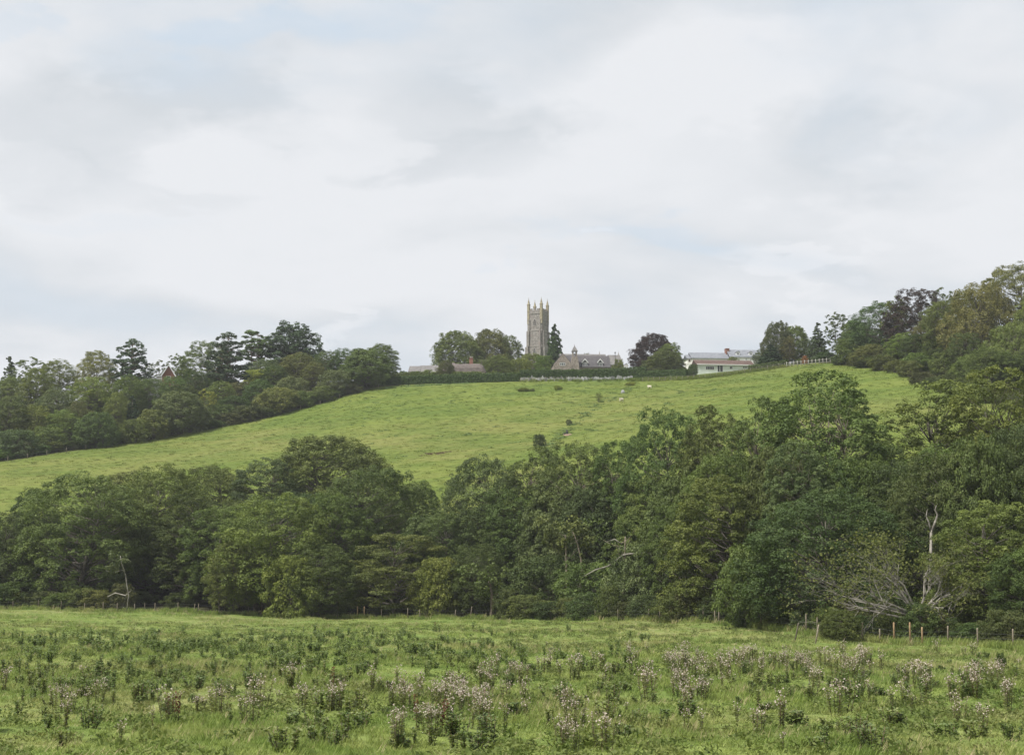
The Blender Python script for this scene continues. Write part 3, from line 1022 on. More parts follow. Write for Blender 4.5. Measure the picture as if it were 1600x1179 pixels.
def bare_tree(key, seed, H=9.0, R=7.0, side=-1):
    """half dead spreading tree: pale bare boughs with a thin veil of leaves"""
    rng = np.random.RandomState(seed)
    tb = Tubes()
    tips = []

    def grow(p, d, L, r, depth):
        pts, rs = [p], [r]
        for i in range(4):
            d = (d + Vector(rng.normal(size=3)) * 0.17 + Vector((0, 0, 0.06 if depth > 1 else -0.03))).normalized()
            p = p + d * L / 4
            pts.append(p)
            rs.append(r * (1 - 0.17 * (i + 1)))
        tb.add(pts, rs, 5 if depth < 2 else 3)
        if depth >= 5:
            tips.append(p)
            return
        for k in range(4 if depth < 3 else 3 if depth < 4 else 2):
            i = rng.randint(2, 5)
            nd = (d + Vector(rng.normal(size=3)) * 0.55).normalized()
            grow(pts[i], nd, L * rng.uniform(0.5, 0.72), rs[i] * 0.78, depth + 1)
    for a, el, L in ((172, 12, 5.6), (186, 26, 5.0), (166, 40, 4.8), (195, 52, 4.4), (150, 64, 4.2), (200, 74, 4.0), (95, 62, 3.4), (20, 60, 3.4), (5, 38, 3.2), (-60, 50, 3.2), (235, 42, 4.0), (35, 76, 3.8)):
        a, el = rad(a), rad(el)
        grow(Vector((0, 0, 1.7)), Vector((math.cos(a) * math.cos(el), math.sin(a) * math.cos(el), math.sin(el))), L, 0.125, 1)
    tb.add([(0, 0, -0.5), (0, 0, 0.8), (0.05, 0, 1.8), (0.1, 0, 2.6)], [0.42, 0.34, 0.28, 0.1], 8)
    pts = np.array([(t.x, t.y, t.z) for t in tips])
    pts = pts[rng.uniform(size=len(pts)) < 0.5]
    pos = (pts[:, None] + rng.normal(size=(len(pts), 9, 3)) * 0.3).reshape(-1, 3)
    q = leaf_quads(pos, unit(rng.normal(size=pos.shape) + np.array([0, -0.2, 0.7])), 0.22, rng)
    PROTO[key] = dict(H=H, R=R, crown=quad_mesh(key + '_crown', q, M['leaf'], np.clip(rng.uniform(0.2, 0.9, len(pos)), 0, 1)), trunk=tb.mesh(key + '_trunk', M['dead_wood']))


# woodland kinds
broadleaf('oak_a', 11, 17, 7.2, 0.10, 105, 0.225, 12, 48, 0.40, (0.17, 0.29), 0.72)
broadleaf('oak_b', 12, 16, 7.0, 0.09, 95, 0.225, 12, 50, 0.45, (0.18, 0.31), 0.72)
broadleaf('oak_c', 13, 17, 6.6, 0.13, 100, 0.22, 12, 47, 0.5, (0.16, 0.28), 0.68)
broadleaf('sycamore', 14, 17, 6.6, 0.08, 100, 0.24, 12, 48, 0.38, (0.18, 0.30), 0.7, flat=0.62)
broadleaf('ash_a', 21, 21, 6.0, 0.20, 165, 0.21, 10, 40, 0.47, (0.14, 0.24), 0.55, 3, 0.72, 0.42, 0.06)
broadleaf('ash_b', 22, 20, 6.2, 0.13, 160, 0.21, 10, 40, 0.46, (0.13, 0.23), 0.6, 2, 0.72, 0.4, 0.05)
broadleaf('tiered', 31, 11, 6.0, 0.10, 50, 0.22, 14, 54, 0.35, (0.22, 0.34), 0.55, 1, 0.36)
broadleaf('scrub_a', 41, 6, 4.0, 0.03, 52, 0.21, 11, 34, 0.33, (0.24, 0.38), 0.5, 3, 0.8, 0.16)
broadleaf('scrub_b', 42, 5, 3.6, 0.02, 46, 0.2, 11, 34, 0.3, (0.24, 0.38), 0.5, 3, 0.8, 0.14)
broadleaf('dome', 51, 10, 6.5, 0.03, 110, 0.23, 12, 48, 0.3, (0.18, 0.30), 0.7, 1, 0.7, 0.3)
broadleaf('airy', 61, 16, 4.6, 0.2, 64, 0.34, 7, 18, 0.5, (0.13, 0.23), 0.3, 2, 0.8, 0.2)
conifer('cypress', 71, 18, 3.0, 170, 0.36, 0.1, 0.02, 0.55, 26, 8, 0.9)
conifer('fir', 72, 14, 4.4, 120, 0.38, 0.3, 0.02, 0.9)
pads('pine', 81, 18, 5.0, 40, 0.45, 0.36, 0.4, 3, 34, 12, (0.2, 0.34), 'pine', 0.26)
pads('cedar', 82, 18, 6.5, 95, 0.16, 0.36, 0.42, 1, 30, 11, (0.14, 0.28))
pads('cedar_dense', 83, 17, 7.5, 120, 0.14, 0.38, 0.55, 1, 32, 11, (0.15, 0.28))
weeping('weeping', 91)
bare_tree('bare', 95)

GREEN = dict(
    dark=(0.082, 0.116, 0.038), deep=(0.071, 0.103, 0.037), mid=(0.098, 0.132, 0.040), fresh=(0.114, 0.152, 0.043), olive=(0.114, 0.137, 0.043), yellow=(0.129, 0.156, 0.041), gold=(0.206, 0.187, 0.041), lime=(0.200, 0.236, 0.046), blue=(0.075, 0.116, 0.048), grey=(0.100, 0.127, 0.056), copper=(0.048, 0.034, 0.032), bronze=(0.125, 0.124, 0.046), brown=(0.092, 0.102, 0.043), needle=(0.046, 0.076, 0.035), needle_light=(0.071, 0.108, 0.040), hedge=(0.062, 0.103, 0.032), hedge_top=(0.116, 0.165, 0.046), russet=(0.258, 0.129, 0.046))
TREE_RNG = random.Random(7)
PLACED = []


def plant(px, d, top, width, kind, colour, label, name='tree', cat='tree', group=None, rz=None, bark=(1, 1, 1), sink=0.0, gain=1.0):
    """stand a tree of this kind on the ground: its top at pixel row `top`, its crown `width` pixels wide"""
    pr = PROTO[kind]
    if isinstance(colour, str): colour = GREEN[colour]
    g = P(px, d)
    h = at(px, top, d).z - g.z
    s = h / pr['H']
    r = width * 0.5 * d / F / (pr['R'] * 0.97)
    o = thing(name, label, cat, (g.x, g.y, g.z - sink), TREE_RNG.uniform(0, 6.28) if rz is None else rz, group)
    o.scale = (r, r * TREE_RNG.uniform(0.92, 1.1), s)
    j = [TREE_RNG.uniform(0.93, 1.07) for _ in range(3)]
    gain *= TREE_RNG.uniform(0.88, 1.26)
    c = obj('crown', pr['crown'], o)
    c.color = (colour[0] * j[0] * gain, colour[1] * j[1] * gain, colour[2] * j[2] * gain, 1)
    t = obj('trunk', pr['trunk'], o)
    t.color = (*bark, 1)
    PLACED.append((o, px, d, kind))
    return o


_ONES = ['', 'first', 'second', 'third', 'fourth', 'fifth', 'sixth', 'seventh', 'eighth', 'ninth', 'tenth', 'eleventh', 'twelfth', 'thirteenth', 'fourteenth', 'fifteenth', 'sixteenth', 'seventeenth', 'eighteenth', 'nineteenth']
_TENS = {20: ('twentieth', 'twenty'), 30: ('thirtieth', 'thirty'), 40: ('fortieth', 'forty'), 50: ('fiftieth', 'fifty'), 60: ('sixtieth', 'sixty')}


def nth(n):
    if n < 20: return _ONES[n]
    t = n // 10 * 10
    return _TENS[t][0] if n == t else _TENS[t][1] + '-' + _ONES[n - t]


def number_off(objs, text):
    """things of one row take their place in the row, counted from the left of the photo"""
    objs = sorted(objs, key=lambda e: e[0])
    for i, (px, o) in enumerate(objs):
        o['label'] = text % nth(i + 1)


# --- wood along the brook: (px, depth, top row, width in px, kind, colour, label)
PALE = (1.7, 1.65, 1.55)
BROOK = [
    (12, 196, 800, 110, 'oak_b', 'deep', 'dark oak cut by the left edge of the photo at the brook wood end'),
    (52, 203, 763, 95, 'oak_c', 'dark', 'dark open-topped tree against the bright pasture at the left end of the brook wood'),
    (118, 194, 741, 190, 'oak_a', 'mid', 'broad green oak above the meadow, second big crown from the left edge'),
    (188, 214, 737, 130, 'oak_c', 'mid', 'green tree behind the broad oaks at the left of the brook wood'),
    (246, 204, 727, 160, 'oak_b', 'olive', 'olive oak with an uneven top in the left half of the brook wood'),
    (300, 194, 765, 130, 'ash_b', 'dark', 'dark tall tree half hidden between olive oaks in the brook wood'),
    (335, 222, 728, 140, 'oak_a', 'olive', 'brownish olive tree on the pasture side of the brook wood'),
    (345, 190, 790, 120, 'oak_c', 'mid', 'green tree just left of the yellow-green oak in the brook wood'),
    (408, 219, 717, 120, 'sycamore', 'blue', 'blue-green tree left of the high dome in the brook wood'),
    (430, 180, 772, 190, 'oak_b', 'yellow', 'yellow-green oak at the meadow edge, the lightest of the big oaks'),
    (365, 176, 845, 90, 'oak_c', 'olive', 'low olive crown at the foot of the yellow-green oak'),
    (455, 172, 868, 90, 'scrub_a', 'yellow', 'low yellow-green tree over dark trunks at the meadow edge'),
    (516, 228, 684, 165, 'dome', 'mid', 'high smooth dome-shaped tree rising above the middle of the brook wood'),
    (585, 192, 732, 175, 'oak_a', 'dark', 'large dark green oak right of the dome-shaped tree'),
    (520, 186, 770, 120, 'oak_c', 'mid', 'green oak below the dome-shaped tree'),
    (648, 196, 752, 90, 'oak_c', 'dark', 'dark tree at the dip in the top of the brook wood'),
    (618, 175, 828, 150, 'tiered', 'mid', 'spreading tree with flat tiers of leaves at the meadow edge'),
    (500, 174, 850, 120, 'oak_b', 'dark', 'dark low oak between the yellow-green oak and the tiered tree'),
    (684, 170, 872, 84, 'scrub_a', 'yellow', 'small yellow tree standing at the fence below the dip in the wood'),
    (690, 180, 800, 90, 'sycamore', 'dark', 'dark tree behind the small yellow tree'),
    (752, 186, 715, 140, 'oak_a', 'grey', 'grey-green rounded oak right of the dip in the brook wood'),
    (745, 170, 850, 110, 'oak_b', 'dark', 'dark low crown above a straight trunk at the meadow edge'),
    (838, 184, 698, 130, 'ash_b', 'olive', 'olive tree with pale twin trunks in the middle of the brook wood'),
    (905, 176, 692, 140, 'oak_c', 'mid', 'green rounded tree right of the pale twin trunks'),
    (862, 166, 868, 120, 'scrub_a', 'dark', 'dark rounded thorn tree at the meadow edge below the twin trunks'),
    (965, 172, 690, 110, 'ash_b', 'mid', 'thin-leaved ash with grey trunk showing, right of the middle of the wood'),
    (925, 158, 880, 110, 'scrub_b', 'mid', 'low green thorn tree left of the long bare branch'),
    (1042, 164, 640, 140, 'oak_c', 'dark', 'tall dark tree standing highest just right of the middle of the wood'),
    (1000, 150, 850, 110, 'scrub_a', 'grey', 'grey-green thorn tree under the long bare branch'),
    (1128, 158, 634, 130, 'ash_a', 'olive', 'olive ash left of the tall open ash'),
    (1195, 150, 622, 140, 'ash_b', 'mid', 'green feathery ash close against the tall open ash'),
    (1120, 138, 745, 180, 'sycamore', 'fresh', 'fresh green sycamore in front of the ashes'),
    (1060, 146, 790, 100, 'oak_c', 'mid', 'green tree between the tall dark tree and the fresh green sycamore'),
    (1298, 143, 577, 225, 'ash_a', 'mid', 'tall open ash with bare limbs showing, highest of the brook wood'),
    (1255, 132, 690, 140, 'ash_b', 'grey', 'grey-green ash in front of the tall open ash'),
    (1290, 119, 768, 230, 'oak_b', 'deep', 'very dark rounded oak above the fence left of the bare tree'),
    (1190, 124, 850, 130, 'scrub_a', 'dark', 'dark thorn tree at the fence left of the very dark oak'),
    (1395, 140, 690, 120, 'oak_c', 'dark', 'dark tree in the gap right of the tall open ash'),
    (1480, 150, 596, 230, 'ash_b', 'olive', 'olive ash right of the strip of pasture in the wood'),
    (1570, 142, 575, 210, 'ash_b', 'yellow', 'yellowish ash at the top right of the brook wood'),
    (1470, 127, 700, 170, 'oak_a', 'mid', 'green oak behind the bare tree'),
    (1575, 124, 690, 170, 'oak_c', 'mid', 'green oak at the right edge above the yellow-green crown'),
    (1555, 110, 785, 190, 'sycamore', 'fresh', 'fresh green crown right of the bare tree by the right edge'),
    (1500, 113, 905, 110, 'scrub_a', 'mid', 'green thorn tree right of the bare tree at the fence'),
    (1605, 106, 860, 120, 'oak_b', 'dark', 'dark oak cut by the right edge of the photo'),
    (1440, 106, 944, 70, 'scrub_b', 'dark', 'dark bush hiding the foot of the bare tree'),
    (1395, 113, 925, 90, 'scrub_b', 'deep', 'dark low thicket at the foot of the bare tree'),
]
for a in BROOK:
    tw_ = 'twin' in a[6] or 'grey trunk' in a[6] or 'open ash' in a[6]
    nm = 'ash_tree' if a[4].startswith('ash') else 'oak_tree' if ' oak' in a[6] else 'sycamore_tree' if 'sycamore' in a[6] else 'thorn_tree' if 'thorn' in a[6] else 'broadleaf_tree'
    plant(*a, name=nm, group='trees of the wood along the brook', bark=PALE if tw_ else (1, 1, 1))
# second rank behind, seen only through gaps; it closes the wood
k = 0
back_rank = []
for i in range(26):
    px = -40 + i * 66 + TREE_RNG.uniform(-12, 12)
    by = float(np.interp(px, [0, 565, 1000, 1280, 1600], [186, 172, 142, 111, 96]))
    d = by + TREE_RNG.uniform(19, 27)
    top = float(np.interp(px, [0, 120, 300, 520, 640, 700, 800, 1000, 1200, 1340, 1400, 1600], [830, 790, 780, 760, 800, 810, 760, 740, 690, 700, 720, 650]))
    back_rank.append((px, plant(px, d, top + TREE_RNG.uniform(0, 25), 150, TREE_RNG.choice(['oak_b', 'oak_a', 'dome']), TREE_RNG.choice(['dark', 'deep', 'mid']),
          'dark tree in the shaded back rank of the brook wood', 'broadleaf_tree', group='shaded back rank of the brook wood')))
number_off(back_rank, 'dark tree, %s from the left in the shaded back rank of the brook wood')
# undergrowth at the foot of the wood
under_row = []
for i in range(64):
    px = -30 + i * 26.5 + TREE_RNG.uniform(-10, 10)
    by = float(np.interp(px, [0, 565, 1000, 1280, 1600], [186, 172, 142, 111, 96]))
    if 225 < px < 780 and i % 3: continue
    d = by + (TREE_RNG.uniform(2.5, 6) if px > 780 or px < 210 else TREE_RNG.uniform(8, 14))
    y0 = float(np.interp(px, [0, 565, 1000, 1280, 1600], [945, 955, 960, 980, 998]))
    hpx = TREE_RNG.uniform(18, 48) if (px > 780 or px < 210) else TREE_RNG.uniform(14, 30)
    under_row.append((px, plant(px, d, y0 - hpx, TREE_RNG.uniform(45, 75), TREE_RNG.choice(['scrub_a', 'scrub_b']), TREE_RNG.choice(['dark', 'deep', 'mid', 'olive', 'brown']),
          'low dark bush in the undergrowth at the foot of the brook wood', 'undergrowth_bush', 'bush', 'undergrowth bushes along the brook')))
number_off(under_row, 'low dark bush, %s from the left in the undergrowth along the brook fence')
# outside the frame on both sides, so that the wood goes on
beyond = []
for px, d, top in ((-90, 198, 775), (-190, 205, 770), (1690, 118, 700), (1700, 104, 820), (1800, 125, 640)):
    beyond.append((px, plant(px, d, top, 190, 'oak_a', 'mid', 'green oak of the brook wood beyond the edge of the photo', 'oak_tree', group='oaks beyond the edge of the photo')))
number_off(beyond, 'green oak, %s from the left of those beyond the edges of the photo')

o = plant(1436, 107, 826, 300, 'bare', 'olive', 'half-dead tree with pale bare spreading boughs by the fence', 'bare_tree', group=None, rz=0.0)
o.scale.y *= 0.55
# pale forked snag
g = P(1452, 117)
tb = Tubes()
zz = lambda px, py: at(px, py, 117) - g
tb.add([(0, 0, -0.5), zz(1452, 930), zz(1454, 880), zz(1455, 828)], [0.18, 0.15, 0.12, 0.1], 8)
tb.add([zz(1455, 832), zz(1461, 815), zz(1465, 804), zz(1461, 796), zz(1463, 789)], [0.1, 0.085, 0.075, 0.06, 0.02], 6)
tb.add([zz(1455, 832), zz(1451, 815), zz(1447, 806), zz(1449, 795)], [0.1, 0.07, 0.05, 0.02], 6)
o = thing('dead_snag', 'pale dead forked trunk standing above the half-dead tree', 'dead tree', g)
obj('trunk', tb.mesh('snag_trunk', M['dead_wood']), o)
# bent white birch stem at the left, long bare branch in the middle
g = P(197, 181)
tb = Tubes()
zz = lambda px, py: at(px, py, 181) - g
tb.add([(0, 0, -0.3), zz(201, 930), zz(198, 912), zz(196, 897), zz(192, 890), zz(178, 894), zz(165, 891)], [0.07, 0.07, 0.065, 0.06, 0.04, 0.025, 0.01], 6)
tb.add([zz(195, 893), zz(190, 880), zz(188, 868)], [0.1, 0.07, 0.03], 6)
tb.add([zz(168, 932), zz(180, 926), zz(196, 930), zz(205, 922)], [0.05, 0.09, 0.08, 0.03], 5)
o = thing('bent_sapling', 'thin bent pale trunk in front of the dark left end of the wood', 'tree', g)
obj('trunk', tb.mesh('bent_trunk', M['dead_wood']), o)
rg = np.random.RandomState(3)
lob = np.array([[*(at(188, 872, 181) - g), 1.3], [*(at(180, 888, 181) - g), 0.9], [*(at(192, 880, 181) - g), 1.0]])
q_, t_ = clump_leaves(lob, rg, 0.26, 9, 22)
c = obj('crown', quad_mesh('bent_crown', q_, M['leaf'], t_), o)
c.color = (*GREEN['grey'], 1)
# trunks standing at the meadow edge under the canopy
for px, d, top, lab, rr in ((400, 178, 880, 'leaning dark trunk left of a pair of thin stems at the meadow edge', .32), (411, 177, 890, 'thin straight stem, left one of the pair under the yellow-green oak', .12),
                            (419, 177, 890, 'thin straight stem, right one of the pair under the yellow-green oak', .12), (767, 164, 900, 'straight brown trunk at the fence below the dark low crown', .26),
                            (882, 162, 835, 'pale trunk, left one of the twin trunks in the middle of the wood', .19), (892, 162, 830, 'pale trunk, right one of the twin trunks in the middle of the wood', .19),
                            (972, 149, 838, 'grey straight trunk with long bare boughs above the grey thorn tree', .2)):
    g = P(px, d)
    h = at(px, top, d).z - g.z
    tb = Tubes()
    rg = np.random.RandomState(int(px))
    tb.add(bent((0, 0, -0.4), (rg.uniform(-.05, .05) * h - (0.9 if 'leaning' in lab else 0), 0, h), rg, 0.045, 7), [rr * (1.2 - 0.15 * i) for i in range(7)], 7)
    for i in range(5):
        z = h * rg.uniform(0.55, 0.95)
        tb.add(bent((0, 0, z), (rg.uniform(-2, 2), rg.uniform(-1, 1), z + rg.uniform(0.4, 1.8)), rg, 0.06, 4), [rr * .3, rr * .22, rr * .14, rr * .05], 4)
    oo = thing('tree', lab, 'tree', g)
    tx = (-0.9 if 'leaning' in lab else 0)
    lob = np.array([[tx + rg.normal() * 1.3, rg.normal() * 0.6, h + rg.uniform(-2.2, 1.2), rg.uniform(1.0, 1.7)] for _ in range(7 if rr > 0.15 else 3)])
    q_, t_ = clump_leaves(lob, rg, 0.32, 9, 20 if px != 972 else 7)
    c = obj('crown', quad_mesh('stand_crown', q_, M['leaf'], t_), oo)
    c.color = (*GREEN['olive' if 'pale' in lab else 'mid'], 1)
    if px == 972:
        for chain in ([(972, 867, .12), (985, 865, .11), (1005, 864, .1), (1015, 861, .08), (1030, 863, .06), (1045, 863, .02)],
                      [(972, 868, .09), (950, 884, .07), (930, 890, .06), (912, 900, .02)], [(972, 850, .08), (960, 842, .06), (948, 846, .03)]):
            b_ = Tubes()
            b_.add([at(x_, y_, d) - g for x_, y_, _ in chain], [c_[2] for c_ in chain], 6)
            obj('bare_bough', b_.mesh('bare_bough', M['dead_wood']), oo)
    t = obj('trunk', tb.mesh('stand_trunk', M['bark']), oo)
    t.color = (*((1.9, 1.8, 1.65) if 'pale' in lab or 'grey' in lab else (1.1, 1.0, 0.9)), 1)

# --- wood on the slope left of the pasture
LEFT = [
    (12, 392, 557, 44, 'fir', 'needle_light', 'small pointed fir on the skyline at the far left'),
    (46, 388, 557, 62, 'airy', 'mid', 'open-crowned tree on the skyline right of the small fir'),
    (90, 392, 563, 62, 'oak_b', 'fresh', 'light green rounded tree on the skyline left of the tall olive tree'),
    (150, 385, 549, 66, 'oak_a', 'olive', 'tall olive tree on the skyline left of the dark cedar'),
    (204, 376, 531, 66, 'cedar', 'needle', 'dark flat-branched cedar with a ragged outline on the left skyline'),
    (245, 384, 562, 42, 'airy', 'grey', 'pale thin tree left of the red gabled house'),
    (278, 398, 552, 44, 'airy', 'mid', 'thin open tree on the skyline behind the red gabled house'),
    (322, 378, 534, 76, 'oak_c', 'dark', 'dark full tree left of the dark leaning cedar'),
    (354, 366, 521, 72, 'cedar', 'needle', 'dark tall cedar with a reddish trunk left of the bare-stemmed pines'),
    (398, 398, 515, 52, 'pine', 'needle_light', 'bare-stemmed pine with an airy top against the sky'),
    (456, 402, 506, 98, 'cedar_dense', 'needle', 'great broad cedar, largest crown on the left skyline'),
    (420, 378, 578, 76, 'scrub_a', 'lime', 'bright yellow-green spreading tree under the bare-stemmed pine'),
    (465, 380, 552, 66, 'oak_c', 'olive', 'olive tree in front of the great cedar'),
    (490, 372, 566, 44, 'oak_a', 'olive', 'narrow olive tree right of the great cedar foot'),
    (512, 386, 549, 50, 'oak_b', 'deep', 'dark tree right of the great cedar on the skyline'),
    (545, 384, 545, 60, 'oak_b', 'deep', 'dark rounded tree left of the big holm oak'),
    (592, 380, 538, 66, 'oak_a', 'dark', 'dark tree behind the big holm oak at the end of the hedge'),
    (574, 366, 546, 92, 'dome', 'dark', 'big dark rounded holm oak at the top corner of the pasture'),
    (522, 358, 579, 56, 'scrub_a', 'grey', 'grey-green bush left of the big holm oak'),
    (432, 345, 606, 60, 'scrub_a', 'olive', 'olive bush at the pasture edge below the lime-green tree'),
    (505, 352, 604, 44, 'scrub_b', 'olive', 'olive thorn at the pasture edge below the grey-green bush'),
    (473, 348, 612, 40, 'scrub_b', 'mid', 'green bush at the pasture edge left of the olive thorn'),
    (322, 338, 607, 36, 'airy', 'lime', 'fresh green sapling in the hollow below the cedar'),
    (280, 328, 612, 84, 'dome', 'grey', 'broad grey-green rounded tree at the pasture edge'),
    (200, 346, 588, 56, 'oak_b', 'mid', 'green rounded tree below the ragged cedar'),
    (205, 330, 618, 36, 'fir', 'needle', 'dark blue fir in the slope wood below the ragged cedar'),
    (180, 328, 612, 40, 'oak_c', 'olive', 'olive tree left of the dark blue fir'),
    (140, 345, 588, 66, 'oak_c', 'yellow', 'yellow-green tree in the middle of the slope wood'),
    (120, 322, 626, 34, 'oak_b', 'brown', 'brownish small rounded tree in the slope wood'),
    (105, 320, 640, 66, 'oak_a', 'fresh', 'light green tree at the pasture edge left of the dark thorn'),
    (150, 314, 644, 60, 'dome', 'deep', 'very dark rounded thorn at the pasture edge'),
    (56, 350, 575, 60, 'oak_c', 'olive', 'olive tree high in the slope wood near the left edge'),
    (20, 352, 590, 60, 'oak_a', 'mid', 'green tree high in the slope wood at the left edge'),
    (88, 335, 606, 50, 'oak_b', 'grey', 'grey-green tree high in the slope wood'),
    (52, 318, 632, 62, 'oak_a', 'yellow', 'yellowish tree low in the slope wood near the left edge'),
    (12, 316, 618, 66, 'oak_c', 'dark', 'dark tree low in the slope wood at the left edge'),
    (28, 306, 672, 60, 'scrub_a', 'blue', 'blue-green bush at the pasture edge near the left corner'),
    (75, 313, 668, 54, 'scrub_b', 'mid', 'green bush at the pasture edge second from the left corner'),
    (210, 318, 655, 46, 'scrub_a', 'mid', 'green bush at the pasture edge right of the very dark thorn'),
    (240, 322, 640, 54, 'scrub_a', 'olive', 'olive bush at the pasture edge left of the broad grey-green tree'),
    (235, 350, 592, 58, 'oak_a', 'dark', 'dark tree below the red gabled house'),
    (270, 355, 588, 50, 'oak_b', 'dark', 'dark rounded tree hiding the foot of the red gabled house'),
    (305, 358, 580, 50, 'oak_c', 'deep', 'dark tree right of the red gabled house'),
    (345, 340, 632, 54, 'scrub_a', 'dark', 'dark bush at the pasture edge left of the brownish bush'),
    (392, 342, 634, 58, 'scrub_a', 'brown', 'brownish bush at the pasture edge below the cedar'),
    (310, 334, 640, 50, 'scrub_b', 'dark', 'dark bush right of the broad grey-green tree'),
    (380, 360, 598, 54, 'scrub_a', 'brown', 'brown-green bush under the dark tall cedar'),
    (455, 362, 590, 50, 'scrub_b', 'grey', 'grey bush below the olive tree of the great cedar'),
    (165, 320, 672, 44, 'scrub_b', 'dark', 'low dark bush at the pasture edge under the very dark thorn'),
]
for a in LEFT:
    nm = {'fir': 'fir_tree', 'cedar': 'cedar_tree', 'cedar_dense': 'cedar_tree', 'pine': 'pine_tree'}.get(a[4], 'bush' if 'bush' in a[6] else 'broadleaf_tree')
    plant(*a, name=nm, cat='bush' if nm == 'bush' else 'tree', group='trees and bushes of the slope wood', gain=1.22, bark=(1.6, 1.2, 1.0) if a[4] in ('pine', 'cedar') else (1, 1, 1))
slope_fill = []
for i in range(30):
    px = -60 + 590 * TREE_RNG.random()
    e = np.interp(px, [0, 200, 400, 600], [300, 318, 338, 362])
    d = e + TREE_RNG.uniform(12, 55)
    g = P(px, d)
    row = 589.5 - F * math.tan(math.atan2(g.z + TREE_RNG.uniform(5, 8.5), d) - PITCH)
    slope_fill.append((px, plant(px, d, row, TREE_RNG.uniform(40, 60), TREE_RNG.choice(['oak_a', 'oak_b', 'oak_c', 'scrub_a']), TREE_RNG.choice(['dark', 'mid', 'olive', 'deep', 'grey']),
          'green tree filling the slope wood between its taller trees', 'broadleaf_tree', group='filling trees of the slope wood', gain=1.15)))
number_off(slope_fill, 'green tree, %s from the left of those filling the slope wood')
slope_row = []
for i in range(22):
    px = -20 + i * 27
    e = np.interp(px, [0, 200, 400, 600], [300, 318, 338, 362])
    g = P(px, e + 3)
    row = 589.5 - F * math.tan(math.atan2(g.z + TREE_RNG.uniform(1.5, 3.2), e + 3) - PITCH)
    slope_row.append((px, plant(px, e + 3, row, TREE_RNG.uniform(34, 46), TREE_RNG.choice(['scrub_a', 'scrub_b']), TREE_RNG.choice(['dark', 'deep', 'mid', 'brown']),
          'low bush in the overgrown hedge along the slope wood', 'hedge_bush', 'bush', 'overgrown hedge along the slope wood', gain=1.12)))
number_off(slope_row, 'low bush, %s from the left in the overgrown hedge along the slope wood')

# --- hilltop
TOP = [
    (716, 428, 519, 78, 'dome', 'olive', 'broad olive-green tree, left one of the pair behind the thatched cottage'),
    (768, 432, 516, 74, 'dome', 'olive', 'broad olive-green tree, right one of the pair behind the thatched cottage'),
    (798, 428, 524, 40, 'oak_c', 'mid', 'thinner tree between the olive pair and the church tower'),
    (867, 455, 506, 34, 'cypress', 'needle_light', 'tall dark green cypress beside the church tower'),
    (832, 408, 553, 56, 'dome', 'olive', 'olive bush in front of the church tower foot'),
    (812, 398, 560, 36, 'scrub_a', 'yellow', 'yellow-green bush left of the church tower foot'),
    (850, 400, 556, 36, 'scrub_a', 'mid', 'green bush between the tower foot and the cypress'),
    (780, 390, 556, 46, 'dome', 'mid', 'green rounded bush right of the thatched cottage'),
    (697, 377, 564, 30, 'dome', 'brown', 'brownish creeper mound over the left end of the thatched cottage'),
    (756, 396, 562, 30, 'scrub_a', 'grey', 'grey-green bush close to the thatched cottage end'),
    (1023, 400, 524, 72, 'dome', 'copper', 'dark purple copper beech on the hilltop'),
    (1046, 385, 536, 44, 'oak_c', 'olive', 'olive tree overlapping the right of the copper beech'),
    (1040, 376, 550, 62, 'dome', 'olive', 'wide olive bush below the copper beech'),
    (1082, 362, 569, 17, 'dome', 'deep', 'small dark round bush at the left corner of the bungalow'),
    (966, 384, 562, 18, 'scrub_b', 'yellow', 'yellow-green shrub against the right end of the school'),
    (650, 400, 574, 16, 'airy', 'grey', 'small grey shrub behind the slate outbuilding'),
    (668, 376, 578, 22, 'scrub_b', 'fresh', 'light green shrub in front of the slate outbuilding'),
    (650, 374, 580, 18, 'scrub_b', 'mid', 'small green shrub left end of the slate outbuilding'),
    (630, 395, 580, 20, 'scrub_b', 'deep', 'dark shrub at the gap beside the holm oak'),
    (1145, 400, 558, 18, 'scrub_b', 'olive', 'olive shrub showing above the bungalow roof'),
    (917, 405, 553, 12, 'scrub_b', 'olive', 'small olive bush behind the school ridge'),
    (1196, 372, 545, 34, 'oak_c', 'dark', 'dark tree at the right end of the white buildings'),
    (1214, 366, 504, 48, 'dome', 'grey', 'grey-green birch right of the white buildings'),
    (1243, 372, 510, 44, 'dome', 'fresh', 'light green tree behind the brownish birch'),
    (1232, 360, 525, 30, 'airy', 'bronze', 'brownish thin birch left of the pointed fir'),
    (1205, 358, 538, 54, 'fir', 'needle', 'broad dark conifer by the pale rail fence'),
    (1279, 358, 504, 38, 'fir', 'needle_light', 'pointed dark fir standing alone above the rail fence'),
    (1311, 352, 487, 52, 'airy', 'grey', 'tall thin see-through tree right of the pointed fir'),
    (1255, 356, 560, 28, 'scrub_a', 'dark', 'dark bush at the foot of the birches'),
    (1258, 353, 556, 10, 'scrub_b', 'russet', 'small orange-leaved shrub behind the rail fence'),
    (1290, 352, 550, 36, 'scrub_a', 'deep', 'dark bush at the right end of the rail fence'),
]
for a in TOP:
    nm = {'fir': 'fir_tree', 'cypress': 'cypress_tree'}.get(a[4], 'bush' if ('bush' in a[6].split(' in ')[0] or 'shrub' in a[6]) else 'broadleaf_tree')
    plant(*a, name=nm, cat='bush' if nm == 'bush' else 'tree', group='trees and bushes on the hilltop')

